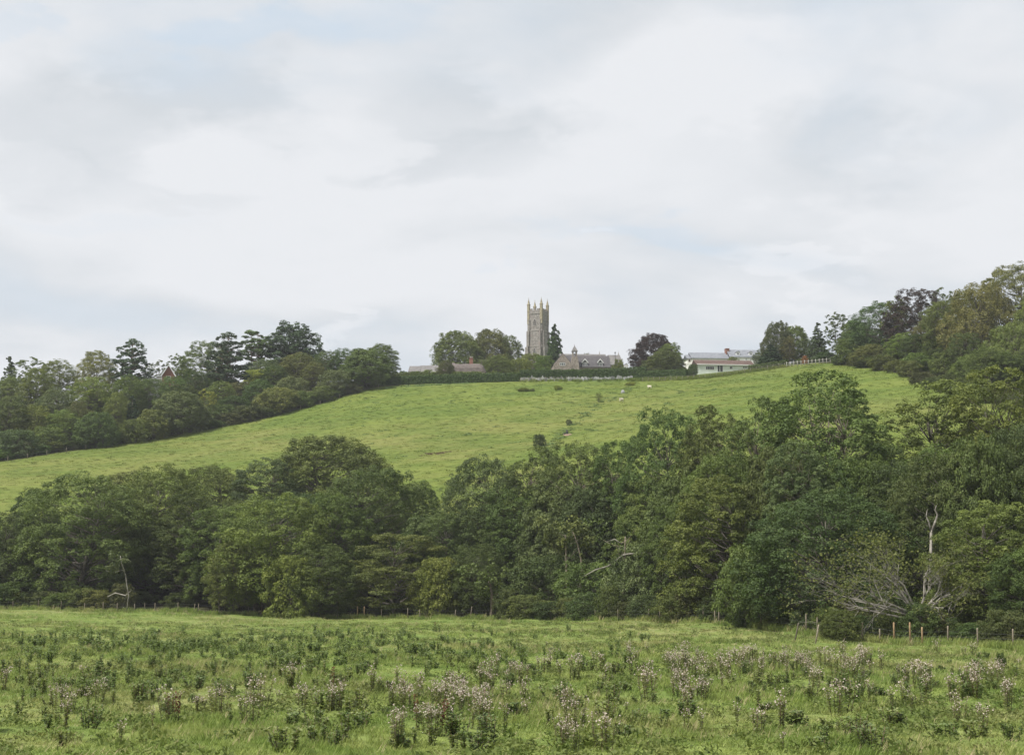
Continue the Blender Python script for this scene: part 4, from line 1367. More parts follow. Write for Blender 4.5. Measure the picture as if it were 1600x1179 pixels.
# --- wood on the right of the pasture
RIGHT = [
    (1338, 340, 500, 50, 'oak_c', 'mid', 'green tree right of the thin see-through tree'),
    (1375, 328, 473, 92, 'oak_b', 'blue', 'full blue-green tree left of the copper beech in the right wood'),
    (1404, 322, 462, 50, 'airy', 'fresh', 'light thin tree just left of the right wood copper beech'),
    (1436, 318, 452, 84, 'oak_c', 'copper', 'purple copper beech in the wood at the right'),
    (1474, 330, 450, 56, 'airy', 'grey', 'pale open tree on the skyline right of the purple beech'),
    (1505, 325, 455, 60, 'oak_a', 'olive', 'olive tree behind the weeping tree'),
    (1455, 300, 497, 64, 'oak_a', 'brown', 'brownish rounded tree below the purple beech'),
    (1535, 286, 436, 120, 'weeping', 'bronze', 'great golden weeping tree at the right'),
    (1592, 292, 416, 130, 'oak_b', 'olive', 'tall olive-bronze tree on the skyline at the right edge'),
    (1588, 270, 500, 90, 'weeping', 'olive', 'olive drooping tree below the tall olive-bronze tree at the right edge'),
    (1410, 304, 520, 50, 'oak_c', 'fresh', 'fresh green tree below the blue-green tree'),
    (1510, 278, 520, 60, 'oak_c', 'dark', 'dark tree in the shade under the weeping tree'),
    (1330, 330, 530, 60, 'scrub_a', 'mid', 'green bush at the top corner of the pasture on the right'),
    (1362, 318, 540, 66, 'dome', 'olive', 'olive-brown bush in the hedge below the blue-green tree'),
    (1400, 306, 548, 54, 'scrub_a', 'olive', 'olive bush in the right hedge below the purple beech'),
    (1436, 294, 552, 56, 'scrub_a', 'mid', 'green bush in the right hedge, fourth from the fence corner'),
    (1476, 284, 552, 50, 'scrub_b', 'fresh', 'light green bush in the right hedge below the brownish tree'),
    (1515, 272, 556, 50, 'scrub_a', 'mid', 'green bush in the right hedge below the weeping tree'),
    (1550, 262, 560, 50, 'scrub_a', 'grey', 'grey-green bush in the right hedge near the right edge'),
    (1592, 255, 555, 60, 'oak_b', 'mid', 'green tree in the right hedge cut by the right edge'),
    (1660, 270, 440, 130, 'oak_a', 'olive', 'olive tree of the right wood beyond the edge of the photo'),
    (1480, 296, 470, 80, 'oak_b', 'olive', 'olive tree between the purple beech and the weeping tree'),
]
for a in RIGHT:
    nm = 'bush' if 'bush' in a[6] else 'weeping_tree' if a[4] == 'weeping' else 'broadleaf_tree'
    plant(*a, name=nm, cat='bush' if nm == 'bush' else 'tree', group='trees and bushes of the right wood', gain=1.12)
right_row = []
for i in range(16):
    px = 1320 + 20 * i
    e = float(np.interp(px, [1305, 1360, 1400, 1440, 1520, 1640], [338, 312, 292, 270, 240, 210]))
    d = e + TREE_RNG.uniform(1, 4)
    g = P(px, d)
    row = 589.5 - F * math.tan(math.atan2(g.z + TREE_RNG.uniform(1.8, 3.2), d) - PITCH)
    right_row.append((px, plant(px, d, row, TREE_RNG.uniform(34, 48), TREE_RNG.choice(['scrub_a', 'scrub_b']), TREE_RNG.choice(['dark', 'olive', 'mid', 'brown']),
          'low bush in the overgrown hedge along the right wood', 'hedge_bush', 'bush', 'overgrown hedge along the right wood')))
number_off(right_row, 'low bush, %s from the left in the overgrown hedge along the right wood')
right_fill = []
for i in range(14):
    px = 1330 + 330 * TREE_RNG.random()
    e = float(np.interp(px, [1305, 1360, 1400, 1440, 1520, 1640], [338, 312, 292, 270, 240, 210]))
    d = e + TREE_RNG.uniform(14, 50)
    g = P(px, d)
    row = 589.5 - F * math.tan(math.atan2(g.z + TREE_RNG.uniform(6, 9), d) - PITCH)
    right_fill.append((px, plant(px, d, row, TREE_RNG.uniform(45, 65), TREE_RNG.choice(['oak_a', 'oak_b', 'oak_c']), TREE_RNG.choice(['dark', 'deep', 'mid']),
          'dark tree filling the right wood behind its hedge', 'broadleaf_tree', group='filling trees of the right wood')))
number_off(right_fill, 'dark tree, %s from the left of those filling the right wood')

# the two hillside woods go on beyond the frame
ext = random.Random(9)
for side, spots in (('left', [(-70 - 26 * i, 305 + ext.uniform(0, 12) + 26 * (i % 4)) for i in range(16)]), ('right', [(1690 + 22 * i, 245 + ext.uniform(0, 10) + 22 * (i % 3)) for i in range(9)])):
    row = []
    for px, d in spots:
        g = P(px, d)
        top = 589.5 - F * math.tan(math.atan2(g.z + ext.uniform(9, 15), d) - PITCH)
        row.append((px, plant(px, d, top, ext.uniform(60, 90), ext.choice(['oak_a', 'oak_b', 'oak_c', 'dome']), ext.choice(['dark', 'mid', 'olive', 'grey']), 'tree', 'broadleaf_tree', group='hillside trees beyond the %s edge of the photo' % side, gain=1.1)))
    number_off(row, 'green tree, %s from the left on the hillside beyond the ' + side + ' edge')

# --- single bushes on the pasture
for px, py, top, wd, kind, col, lab in ((842, 698, 678, 21, 'scrub_a', 'deep', 'single dark round bush low on the open pasture'), (935, 629, 613, 12, 'airy', 'olive', 'thin sapling on the open pasture near the rushes'),
                                        (889, 664, 655, 9, 'scrub_b', 'grey', 'small grey-green bush beside the rushes on the pasture'), (818, 611, 606, 20, 'scrub_b', 'lime', 'low green tussock of bramble under the hedge, left one'),
                                        (872, 609, 602, 14, 'scrub_b', 'lime', 'low green tussock of bramble in front of the graves'), (832, 611, 607, 8, 'scrub_b', 'mid', 'tiny green tussock between two bramble tussocks'),
                                        (1312, 1001, 953, 64, 'dome', 'mid', 'rounded gorse bush standing in front of the brook fence'),
                                        (595, 962, 946, 40, 'scrub_b', 'fresh', 'fresh green nettle clump at the orange fence posts'), (1565, 1046, 1020, 14, 'scrub_b', 'deep', 'small dark shrub in the open grass at the right edge'),
                                        (985, 602, 597, 16, 'scrub_b', 'lime', 'low green bush at the top end of the rushes')):
    g = hit(px, py)
    if g is None: continue
    plant(px, g.y, top, wd, kind, col, lab, 'bush', 'bush')

# --- slate outbuilding left of the cottage
B = Build('slate_outbuilding', 'long low outbuilding with grey slate roof left of the thatched cottage', 'outbuilding', 660, 388, rad(-5))
X, Z = B.X, B.Z
B.box('wall', X(639), X(683), 0, 5, -1, Z(580), 'cream')
B.gable_x('roof', X(639), X(655), 0, 5, Z(580), Z(571.5, 2.5), 'slate_brown')
B.gable_x('roof', X(655.8), X(683), 0.3, 5.3, Z(580), Z(570.6, 2.5), 'slate_brown')

# --- long white house
B = Build('white_house', 'long white two-storey house with grey slate roof behind the bungalow', 'house', 1125, 420, rad(5))
X, Z = B.X, B.Z
B.box('wall', X(1081), X(1140), 0, 7, -2, Z(559.5), 'cream')
B.gable_x('roof', X(1081), X(1140), 0, 7, Z(559.5), Z(551, 3.5), 'slate')
B.box('tall_wall', X(1140) + 0.02, X(1190), -0.3, 7, -2, Z(557.2), 'cream')
B.gable_x('tall_roof', X(1140) + 0.25, X(1190), -0.3, 7, Z(557.2), Z(546, 3.4), 'slate')
B.box('end_wall', X(1074.5), X(1081) - 0.02, 0.6, 6.5, -2, Z(559.8), 'cream')
B.gable_x('end_roof', X(1074.5), X(1080), 0.6, 6.5, Z(559.8), Z(554.8, 3.5), 'slate')
ch = B.box('chimney', X(1138.2), X(1143.5), 2.4, 4.4, Z(555, 3.5), Z(545.5, 3.5), 'brick')
B.box('chimney_cap', X(1137.8), X(1143.9), 2.3, 4.5, Z(545.5, 3.5), Z(544.6, 3.5), 'brick', ch)
for px in (1154.5, 1175):
    xc = X(px)
    z0, z1 = Z(554.2), Z(549.8)
    dm = B.gable_wall('dormer', xc - 0.62, xc + 0.62, 0.35, 3, z0, z1, z1 + 0.35, 'white')
    B.gable_y('dormer_roof', xc - 0.62, xc + 0.62, 0.2, 3, z1, z1 + 0.5, 'slate', 0.14, 0.1, dm)
    B.window(xc - 0.42, xc + 0.42, z0 + 0.12, z1, 0.35, 2, parent=dm)
B.box('skylight', X(1163.4), X(1165.2), 0.5, 0.62, Z(556), Z(553.4), 'white')
for px, w_ in ((1084, 2.2), (1091, 2.2), (1101, 2.4), (1111, 2.4), (1122, 2.4), (1131, 2.4)):
    B.window(X(px), X(px + w_ * 1.3), Z(566.5), Z(562), 0.0, 2)
for px in (1076.3,):
    B.window(X(px), X(px + 2.4), Z(565), Z(561.5), 0.6, 1, frame='brick')
for px in (1165, 1172):
    B.window(X(px), X(px + 3), Z(563), Z(559.5), -0.3, 2)

# --- bungalow
B = Build('bungalow', 'pale green-white bungalow with low brown tiled roof at the field fence', 'bungalow', 1133, 370, rad(6))
X, Z = B.X, B.Z
B.box('wall', X(1090), X(1178), 0, 7, -2.5, Z(570.3), 'pale_green')
B.gable_x('roof', X(1089.5), X(1178), 0, 7, Z(569.6), Z(562.6, 3.5), 'tile_brown', 0.35)
B.box('fascia', X(1089) - 0.2, X(1178.5) + 0.2, -0.44, -0.36, Z(570.4), Z(569.2), 'white')
B.window(X(1102), X(1115.5), Z(578), Z(572.2), 0.0, 4)
dr = B.box('door', X(1120.5), X(1130), -0.05, 0.05, Z(580.4), Z(571.2), 'glass', label='dark glazed porch door')
for px in (1120.5, 1124.5, 1129.5):
    B.box('door_frame', X(px) - 0.07, X(px) + 0.07, -0.1, -0.06, Z(580.4), Z(571.2), 'white', dr)
B.window(X(1140), X(1145), Z(576.5), Z(571.8), 0.0, 2)
B.window(X(1161), X(1169), Z(575), Z(571.8), 0.0, 3)

# --- red gabled house in the left wood
B = Build('brick_house', 'red brick house with white-edged gable showing among the left trees', 'house', 262, 378, rad(12))
X, Z = B.X, B.Z
hw = 9.5 * 378 / F
za, ze = Z(571.5), Z(586)
B.gable_wall('wall', -hw, hw, 0, 9, -2, ze, za, 'brick')
B.gable_y('roof', -hw, hw, -0.3, 9, ze + 0.06, za + 0.3, 'slate_brown', 0.3)
v = []
for y in (-0.42, -0.32):
    v += [(-hw - 0.45, y, ze - 0.2), (0, y, za + 0.42), (hw + 0.45, y, ze - 0.2), (hw + 0.2, y, ze - 0.42), (0, y, za + 0.05), (-hw - 0.2, y, ze - 0.42)]
B.mesh('bargeboard', v, [(0, 1, 4, 5), (1, 2, 3, 4), (6, 11, 10, 7), (7, 10, 9, 8), (0, 6, 7, 1), (1, 7, 8, 2), (2, 8, 9, 3), (3, 9, 10, 4), (4, 10, 11, 5), (5, 11, 6, 0)], 'white')
B.window(-0.6, 0.6, ze - 1.6, ze - 0.2, 0.0, 2)
B.box('side_wall', -hw - 4, -hw - 0.02, 3, 8, -2, Z(588), 'white')
# --- garden building roof among the left trees
B = Build('garden_building', 'small garden building with weathered grey roof among the left trees', 'outbuilding', 170, 368, rad(-8))
X, Z = B.X, B.Z
B.box('wall', X(163), X(178), 0, 3.2, -1, Z(611), 'school_stone')
B.gable_x('roof', X(163), X(178), 0, 3.2, Z(611), Z(606, 1.6), 'slate_brown')

# ------------------------------------------------------------------ hedges
def hedge(name, label, path, height, thick, seed, colour, top=None, leaf=0.34, dens=34, core=True, taper=0.9, trunk=True):
    """clipped hedge along ground points: leaves over a rounded box, with a dark solid core inside"""
    rng = np.random.RandomState(seed)
    root = thing(name, label, 'hedge', path[0])
    o0 = path[0]
    qs, ts = [], []
    v, f = [], []
    for a, b in zip(path[:-1], path[1:]):
        d = Vector((b.x - a.x, b.y - a.y, 0))
        L = d.length
        d.normalize()
        nrm = Vector((-d.y, d.x, 0))
        n = int(L * (2 * height + thick) * dens)
        s = rng.uniform(0, 1, n)
        ang = rng.uniform(0, 1, n) * (2 * height + thick)
        # walk round the section: front side, top, back side
        side = np.where(ang < height, -1.0, np.where(ang < height + thick, (ang - height) / thick * 2 - 1, 1.0))
        zz_ = np.where(ang < height, ang, np.where(ang < height + thick, height, 2 * height + thick - ang))
        round_ = 1 - 0.18 * np.clip((zz_ / height - 0.75) / 0.25, 0, 1) * (np.abs(side) > 0.8)
        bump = 0.09 * np.sin(s * L * 1.7 + seed) + 0.07 * np.sin(s * L * 4.1 + seed * 2)
        off = side * thick * 0.5 * round_ + rng.normal(size=n) * 0.09
        zz_ = zz_ * (1 + bump * 0.3) + rng.normal(size=n) * 0.08
        base = np.array(a)[None] + (np.array(b) - np.array(a))[None] * s[:, None] - np.array(o0)[None]
        pos = base + np.array(nrm)[None] * (off + bump)[:, None]
        pos[:, 2] += np.maximum(zz_, 0.05)
        nn = np.array(nrm)[None] * side[:, None] * (np.abs(side) > 0.95)[:, None] + np.array([0, 0, 1])[None] * (np.clip(zz_ / height, 0, 1) ** 6)[:, None] + rng.normal(size=(n, 3)) * 0.5
        qs.append(leaf_quads(pos, unit(nn), leaf, rng))
        ts.append(np.clip(0.5 + rng.uniform(-0.3, 0.3, n), 0, 1))
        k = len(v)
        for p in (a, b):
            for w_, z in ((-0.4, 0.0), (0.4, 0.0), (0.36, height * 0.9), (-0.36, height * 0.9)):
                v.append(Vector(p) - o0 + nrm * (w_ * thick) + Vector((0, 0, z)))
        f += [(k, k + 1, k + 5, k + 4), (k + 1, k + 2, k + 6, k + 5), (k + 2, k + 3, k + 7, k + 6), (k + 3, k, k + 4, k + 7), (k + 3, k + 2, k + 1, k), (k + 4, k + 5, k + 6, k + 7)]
    c = obj('foliage', quad_mesh(name + '_foliage', np.concatenate(qs), M['leaf'], np.concatenate(ts)), root)
    c['kind'] = 'stuff'
    c.color = (*GREEN[colour], 1)
    me = new_mesh(name + '_dark_core', v, f, M['leaf'], tint=[0.1] * len(f))  # added core box blocks see-through; low tint paints the shade inside the hedge
    c2 = obj('dark_core', me, root)
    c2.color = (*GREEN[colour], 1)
    return root


def line(pts, step=6.0):
    out = []
    for (p0, d0), (p1, d1) in zip(pts[:-1], pts[1:]):
        n = max(1, int(abs((p1 - p0) / F * (d0 + d1) / 2) / step))
        for i in range(n):
            t = i / n
            out.append(P(p0 + (p1 - p0) * t, d0 + (d1 - d0) * t))
    out.append(P(*pts[-1]))
    return out


hedge('clipped_hedge', 'long clipped green hedge on the brow in front of the thatched cottage', line([(598, 368), (700, 366), (812, 362)]), 2.15, 2.0, 1, 'hedge')
hedge('garden_hedge', 'lighter green hedge behind the long clipped hedge', line([(612, 376), (700, 376), (752, 374)]), 2.4, 1.4, 2, 'fresh')
hedge('churchyard_hedge', 'dark clipped hedge between the graves and the school', line([(812, 376), (900, 376), (1010, 372)]), 2.9, 1.8, 3, 'hedge')
hedge('low_hedge', 'low dark hedge below the wide olive bush by the copper beech', line([(1000, 366), (1040, 364), (1074, 360)]), 1.9, 1.6, 5, 'hedge')
hedge('fence_hedge', 'low rough hedge behind the fence left of the pale rail fence', line([(1170, 352), (1200, 350), (1232, 349)]), 1.5, 1.4, 6, 'dark')

# ------------------------------------------------------------------ fences
def post_mesh(nm, h, r, mat, square=False):
    tb = Tubes()
    tb.add([(0, 0, -0.35), (0, 0, h * 0.96), (0, 0, h)], [r, r * 0.95, r * 0.6], 4 if square else 6)
    return tb.mesh(nm, M[mat])


def run_wire(root, tops, zoff, r, mat, nm):
    tb = Tubes()
    o0 = root.location
    pts = [Vector(t) - o0 + Vector((0, 0.03, zoff)) for t in tops]
    tb.add(pts, [r] * len(pts), 3)
    return obj(nm, tb.mesh(nm, M[mat]), root)


PM = {h: post_mesh('fence_post', h, 0.055, 'timber_grey') for h in (1.0, 1.2, 1.4, 1.65)}
# fence along the foot of the meadow: (px, height, colour, lean)
G1, OR, PL = (0.6, 0.56, 0.5), (1.3, 1.0, 0.70), (0.95, 0.9, 0.82)
POSTS = [(-60, 1.2, G1, 0), (-20, 1.2, G1, 0), (20, 1.2, G1, 0), (60, 1.2, G1, 0), (95, 1.2, G1, 0.05), (132, 1.2, PL, 0), (161, 1.2, PL, 0), (183, 1.2, PL, 0), (210, 1.2, PL, 0), (226, 1.2, G1, 0), (242, 1.2, PL, 0), (278, 1.2, PL, 0),
         (303, 1.2, PL, 0.1), (310, 1.2, PL, 0), (342, 1.2, PL, 0), (388, 1.2, G1, 0), (430, 1.2, G1, 0), (470, 1.0, G1, 0), (527, 1.4, G1, 0.05), (558.5, 1.4, OR, 0), (569, 1.4, OR, 0), (596, 1.2, G1, 0), (637, 1.2, PL, 0),
         (656.5, 1.2, PL, -0.06), (710.5, 1.2, PL, 0.1), (735, 1.4, PL, 0.12), (768, 1.2, G1, 0), (806, 1.4, PL, 0.1), (860, 1.0, PL, 0), (903, 1.4, OR, 0.03), (930, 1.0, G1, 0), (965.5, 1.2, PL, 0), (1014, 1.2, PL, 0), (1031, 1.4, PL, 0), (1049, 1.2, PL, 0.1),
         (1099, 1.4, PL, 0), (1117, 1.2, PL, 0), (1123.5, 1.2, PL, 0), (1151, 1.4, PL, 0), (1164, 1.2, PL, 0.12), (1189, 1.0, PL, 0), (1260, 1.65, PL, 0), (1277.5, 1.65, PL, 0), (1347, 1.4, G1, 0.05), (1375, 1.0, PL, 0), (1397.5, 1.65, OR, 0),
         (1422.5, 1.65, OR, 0), (1441.5, 1.4, OR, 0), (1481, 1.4, PL, 0.03), (1528, 1.4, PL, 0), (1583, 1.4, PL, 0.02), (1640, 1.4, PL, 0)]
r0 = P(800, 160)
fence = thing('wire_fence', 'wire fence on wooden posts along the foot of the wood', 'fence', r0)
tops = []
for px, h, colr, lean in POSTS:
    by = float(np.interp(px, [-500, 0, 300, 565, 800, 1000, 1160, 1280, 1400, 1600, 2000], [190, 186, 178, 172, 160, 142, 126, 111, 104, 96, 88]))
    g = P(px, by)
    o = obj('fence_post', PM[h], fence, Vector(g) - r0)
    o.rotation_euler = (0.02, lean, 0)
    s = 1.0 + 0.25 * (colr == OR)
    o.scale = (s, s, 1)
    o.color = (*colr, 1)
    tops.append(g)
for zo in (0.35, 0.7, 1.02):
    run_wire(fence, tops, zo, 0.006, 'wire', 'wire')
for px, d, lean, h in ((1242, 104, 0.22, 1.4), (1274, 101, 0.2, 1.4)):
    g = P(px, d)
    o = thing('old_post', 'old dark leaning post, %s of the two in front of the tall new posts' % ('left' if px < 1260 else 'right'), 'post', g)
    m = obj('post', PM[h], o)
    m.rotation_euler = (0, lean, 0)
    m.color = (0.5, 0.48, 0.45, 1) if px < 1260 else (1.1, 1.05, 1, 1)

# fence down the left edge of the pasture
pts = []
for i in range(20):
    px = 12 + i * 30.5
    e = np.array([(0, 722), (100, 707), (200, 692), (300, 676), (400, 656), (500, 632), (560, 612), (600, 604)])
    py = float(np.interp(px, e[:, 0], e[:, 1]))
    g = hit(px, py + 1.0)
    if g: pts.append(g)
fence = thing('slope_fence', 'thin wire fence on wooden posts along the upper left edge of the pasture', 'fence', pts[0])
for g in pts:
    o = obj('fence_post', PM[1.2], fence, Vector(g) - Vector(pts[0]))
    o.color = (*PL, 1)
for zo in (0.5, 1.0): run_wire(fence, pts, zo, 0.007, 'wire', 'wire')

# pale rail fence at the top right
def rail_fence(nm, lab, pxs, ds, h, rails, r, mat):
    pts = [P(p, d) for p, d in zip(pxs, ds)]
    root = thing(nm, lab, 'fence', pts[0])
    pm = post_mesh(nm + '_post', h, r, mat, True)
    for g in pts: obj('fence_post', pm, root, Vector(g) - Vector(pts[0]))
    for zo in rails: run_wire(root, pts, zo, r * 0.6, mat, 'rail')
    return root


pxs = np.linspace(1229, 1303, 14)
rail_fence('rail_fence', 'pale post and rail fence below the pointed fir', pxs, np.interp(pxs, [1229, 1303], [344, 339]), 1.35, (0.5, 1.1), 0.085, 'rail')
pxs = np.linspace(1004, 1226, 26)
rail_fence('mesh_fence', 'weathered grey fence below the bungalow', pxs, np.interp(pxs, [1004, 1100, 1226], [352, 349, 345]), 1.15, (0.25, 0.6, 1.0), 0.055, 'timber_grey')
pxs = np.linspace(813, 905, 15)
rail_fence('churchyard_fence', 'low grey fence in front of the graves below the church tower', pxs, np.interp(pxs, [813, 905], [358, 358]), 1.2, (0.5, 1.05), 0.06, 'timber_grey')

# ------------------------------------------------------------------ headstones
def headstone_mesh(kind):
    if kind == 2:
        prof = [(-.11, 0), (.11, 0), (.11, .62), (.36, .62), (.36, .84), (.11, .84), (.11, 1.2), (-.11, 1.2), (-.11, .84), (-.36, .84), (-.36, .62), (-.11, .62)]
    elif kind == 1:
        prof = [(-.33, 0), (.33, 0), (.33, .75), (.2, .95), (0, 1.05), (-.2, .95), (-.33, .75)]
    else:
        prof = [(-.3, 0), (.3, 0), (.3, .8), (.12, .92), (-.12, .92), (-.3, .8)]
    n = len(prof)
    v = [(x, -0.07, z - 0.1) for x, z in prof] + [(x, 0.07, z - 0.1) for x, z in prof]
    f = [tuple(range(n)), tuple(range(2 * n - 1, n - 1, -1))] + [(i, i + n, (i + 1) % n + n, (i + 1) % n) for i in range(n)]
    return new_mesh('headstone', v, f, M['grave'])


HM = [headstone_mesh(i) for i in range(3)]
hr = random.Random(21)
for i in range(66):
    px = 815 + (988 - 815) * (i + hr.uniform(0.1, 0.9)) / 66
    d = 361 + hr.uniform(0, 10)
    g = P(px, d)
    kd = hr.choice([0, 0, 1, 1, 2])
    o = obj('headstone', HM[kd], None, g)
    s = hr.uniform(0.75, 1.3)
    o.scale = (s, 1, s)
    o.rotation_euler = (0, hr.uniform(-0.06, 0.06), hr.uniform(-0.5, 0.5))
    c = hr.uniform(0.55, 1.3)
    o.color = (c, c, c * 1.02, 1)
    tag(o, ['plain grey headstone', 'round-topped grey headstone', 'grey stone cross'][kd] + ' in the crowded churchyard below the dark hedge', 'headstone',
        ['plain headstones of the churchyard', 'round-topped headstones of the churchyard', 'stone crosses of the churchyard'][kd])

# ------------------------------------------------------------------ sheep
def sheep(px, py, label, rz):
    g = hit(px, py)
    verts = [(-.48, 0, .62), (-.2, 0, .64), (.15, 0, .64), (.42, 0, .68), (.6, 0, .84), (.8, 0, .82), (.42, .13, .4), (.44, .14, 0), (.42, -.13, .4), (.44, -.14, 0), (-.46, .14, .4), (-.44, .15, 0), (-.46, -.14, .4), (-.44, -.15, 0)]
    edges = [(0, 1), (1, 2), (2, 3), (3, 4), (4, 5), (3, 6), (6, 7), (3, 8), (8, 9), (0, 10), (10, 11), (0, 12), (12, 13)]
    radii = [.27, .33, .33, .27, .14, .08, .08, .05, .08, .05, .09, .05, .09, .05]
    me = bpy.data.meshes.new('sheep')
    me.from_pydata(verts, edges, [])
    me.materials.append(M['fleece'])
    o = obj('sheep', me, None, g)
    o.modifiers.new('skin', 'SKIN')
    for sv, r in zip(me.skin_vertices[0].data, radii): sv.radius = (r, r)
    me.skin_vertices[0].data[1].use_root = True
    m = o.modifiers.new('sub', 'SUBSURF')
    m.levels = m.render_levels = 1
    o.rotation_euler = (0, 0, rz)
    o.scale = (0.78, 0.78, 0.78)
    tag(o, label, 'sheep', 'sheep on the pasture')


sheep(971, 627, 'cream sheep grazing beside the line of rushes', 0.4)
sheep(1015, 607, 'cream sheep grazing high on the pasture below the fence', 2.9)

# bare earth scar with a dark stump
g = hit(886, 679)
rg = np.random.RandomState(8)
root = thing('broken_stump', 'dark broken stump on a small scar of bare pink earth on the pasture', 'tree stump', g)
n = 18
v = [(0, 0, 0.12)] + [((0.75 + 0.3 * rg.rand()) * 0.9 * math.cos(a), (0.75 + 0.3 * rg.rand()) * 1.2 * math.sin(a) - 0.4, 0.0) for a in np.linspace(0, 6.283, n, endpoint=False)]
v = [(x, y, T(g.x + x, g.y + y) - g.z + 0.05 + z) for x, y, z in v]
B_ = obj('earth_scar', new_mesh('earth_scar', v, [(0, 1 + i, 1 + (i + 1) % n) for i in range(n)], M['bare_earth']), root)
tb = Tubes()
tb.add([(0.1, 0.4, -0.2), (0.05, 0.4, 0.5), (-0.1, 0.35, 1.0)], [0.28, 0.22, 0.1], 7)
tb.add([(0.0, 0.4, 0.1), (-0.6, 0.2, 0.25), (-0.95, 0.1, 0.1)], [0.2, 0.15, 0.08], 6)
obj('stump', tb.mesh('stump', M['dark']), root)
g = hit(973, 614)
tb = Tubes()
tb.add([(0, 0, -0.2), (0.02, 0, 0.35), (0.0, 0, 0.75)], [0.5, 0.45, 0.2], 7)
tag(obj('boulder', tb.mesh('boulder', M['rock']), None, g), 'grey boulder at the top of the line of rushes', 'boulder')

# ------------------------------------------------------------------ thistles
def weed_leaves(rng, stems, n_per, size, spread_):
    pos, nrm, tang = [], [], []
    for base, top in stems:
        t = rng.uniform(0.08, 0.97, n_per)
        p = base[None] * (1 - t[:, None]) + top[None] * t[:, None]
        a = rng.uniform(0, 6.283, n_per)
        out = np.stack([np.cos(a), np.sin(a), rng.uniform(0.1, 0.8, n_per)], -1)
        pos.append(p + out * (size * spread_)[None] if False else p + unit(out) * size * spread_)
        tang.append(unit(out))
    pos, tang = np.concatenate(pos), np.concatenate(tang)
    side = unit(np.cross(tang, np.array([0, 0, 1.0]) + rng.normal(size=tang.shape) * 0.3))
    L = size * rng.uniform(0.7, 1.3, len(pos))[:, None]
    Wd = L * 0.27
    up = np.cross(side, tang)
    v = np.stack([pos - tang * L * 0.5, pos + side * Wd + up * L * 0.06, pos + tang * L * 0.5 - up * L * 0.1, pos - side * Wd + up * L * 0.06], 1).reshape(-1, 3)
    return v, np.clip(rng.uniform(0.15, 0.85, len(pos)), 0, 1)


WEED = []


def thistle_proto(seed, seeding, H, nst, spread_):
    rng = np.random.RandomState(seed)
    tb = Tubes()
    stems, heads = [], []
    for i in range(nst):
        a = rng.uniform(0, 6.283)
        r = spread_ * math.sqrt(rng.uniform(0.02, 1))
        b = np.array([r * math.cos(a) * 0.75, r * math.sin(a) * 0.75, -0.05])
        t = np.array([r * math.cos(a) * 1.25 + rng.normal() * 0.05, r * math.sin(a) * 1.25 + rng.normal() * 0.05, H * rng.uniform(0.72, 1.0)])
        stems.append((b, t))
        tb.add([b, (b + t) / 2 + rng.normal(size=3) * 0.02, t], [0.011, 0.009, 0.005], 3)
        if seeding:
            for j in range(4):
                s = rng.uniform(0.55, 1.0)
                q0 = b + (t - b) * s
                aa = rng.uniform(0, 6.283)
                q1 = q0 + np.array([math.cos(aa) * 0.11, math.sin(aa) * 0.11, rng.uniform(0.05, 0.16)])
                tb.add([q0, q1], [0.005, 0.003], 3)
                for _ in range(2):
                    heads.append(q1 + rng.normal(size=3) * 0.028)
            heads.append(t)
    lv, lt = weed_leaves(rng, [(np.array(b), np.array(t) if not seeding else b + (t - b) * 0.86) for b, t in stems], 36 if not seeding else 34, 0.105 if not seeding else 0.11, 0.45)
    parts = [('stem', tb.mesh('thistle_stem', M['dry_stem'])), ('leaves', quad_mesh('thistle_leaves', lv, M['weed'], lt))]
    if heads:
        # a head is a small ragged star of down: three crossed quads
        hv = []
        for h in heads:
            s = rng.uniform(0.014, 0.026)
            for ax in range(3):
                u, w_ = unit(rng.normal(size=3)), None
                w_ = unit(np.cross(u, rng.normal(size=3)))
                hv += [h - u * s - w_ * s * 0.4, h + u * s * 0.3 - w_ * s, h + u * s + w_ * s * 0.5, h - u * s * 0.4 + w_ * s]
        parts.append(('seed_heads', quad_mesh('thistle_heads', np.array(hv), M['seed'])))
    return parts


SEEDING = [thistle_proto(100 + i, True, [1.0, 1.1, 0.9, 1.15, 0.8, 0.95][i], [4, 6, 2, 8, 2, 5][i], [0.16, 0.26, 0.08, 0.36, 0.07, 0.2][i]) for i in range(6)]
LEAFY = [thistle_proto(200 + i, False, [0.55, 0.66, 0.45, 0.62, 0.38][i], [5, 9, 8, 3, 9][i], [0.12, 0.24, 0.3, 0.07, 0.28][i]) for i in range(5)]
wr = random.Random(77)


def put_weed(parts, name, label, cat, group, g, s, colour, keep=None):
    o = thing(name, label, cat, g, wr.uniform(0, 6.283), group)
    o.scale = (s * wr.uniform(0.85, 1.2), s * wr.uniform(0.85, 1.2), s)
    for nm, me in parts:
        c = obj(nm, me, o)
        if nm != 'stem': c['kind'] = 'stuff'
        if nm == 'leaves':
            j = wr.uniform(0.85, 1.15)
            c.color = (colour[0] * j, colour[1] * j, colour[2] * j, 1)
    return o


def band(px, py, sx, sy, n, more=1.0):
    out = []
    for _ in range(int(n * more)):
        x, y = wr.gauss(px, sx), wr.gauss(py, sy)
        if y > 1250 or y < 985 or x < -80 or x > 1680: continue
        g = hit(x, y)
        if g: out.append((g, x, y))
    return out


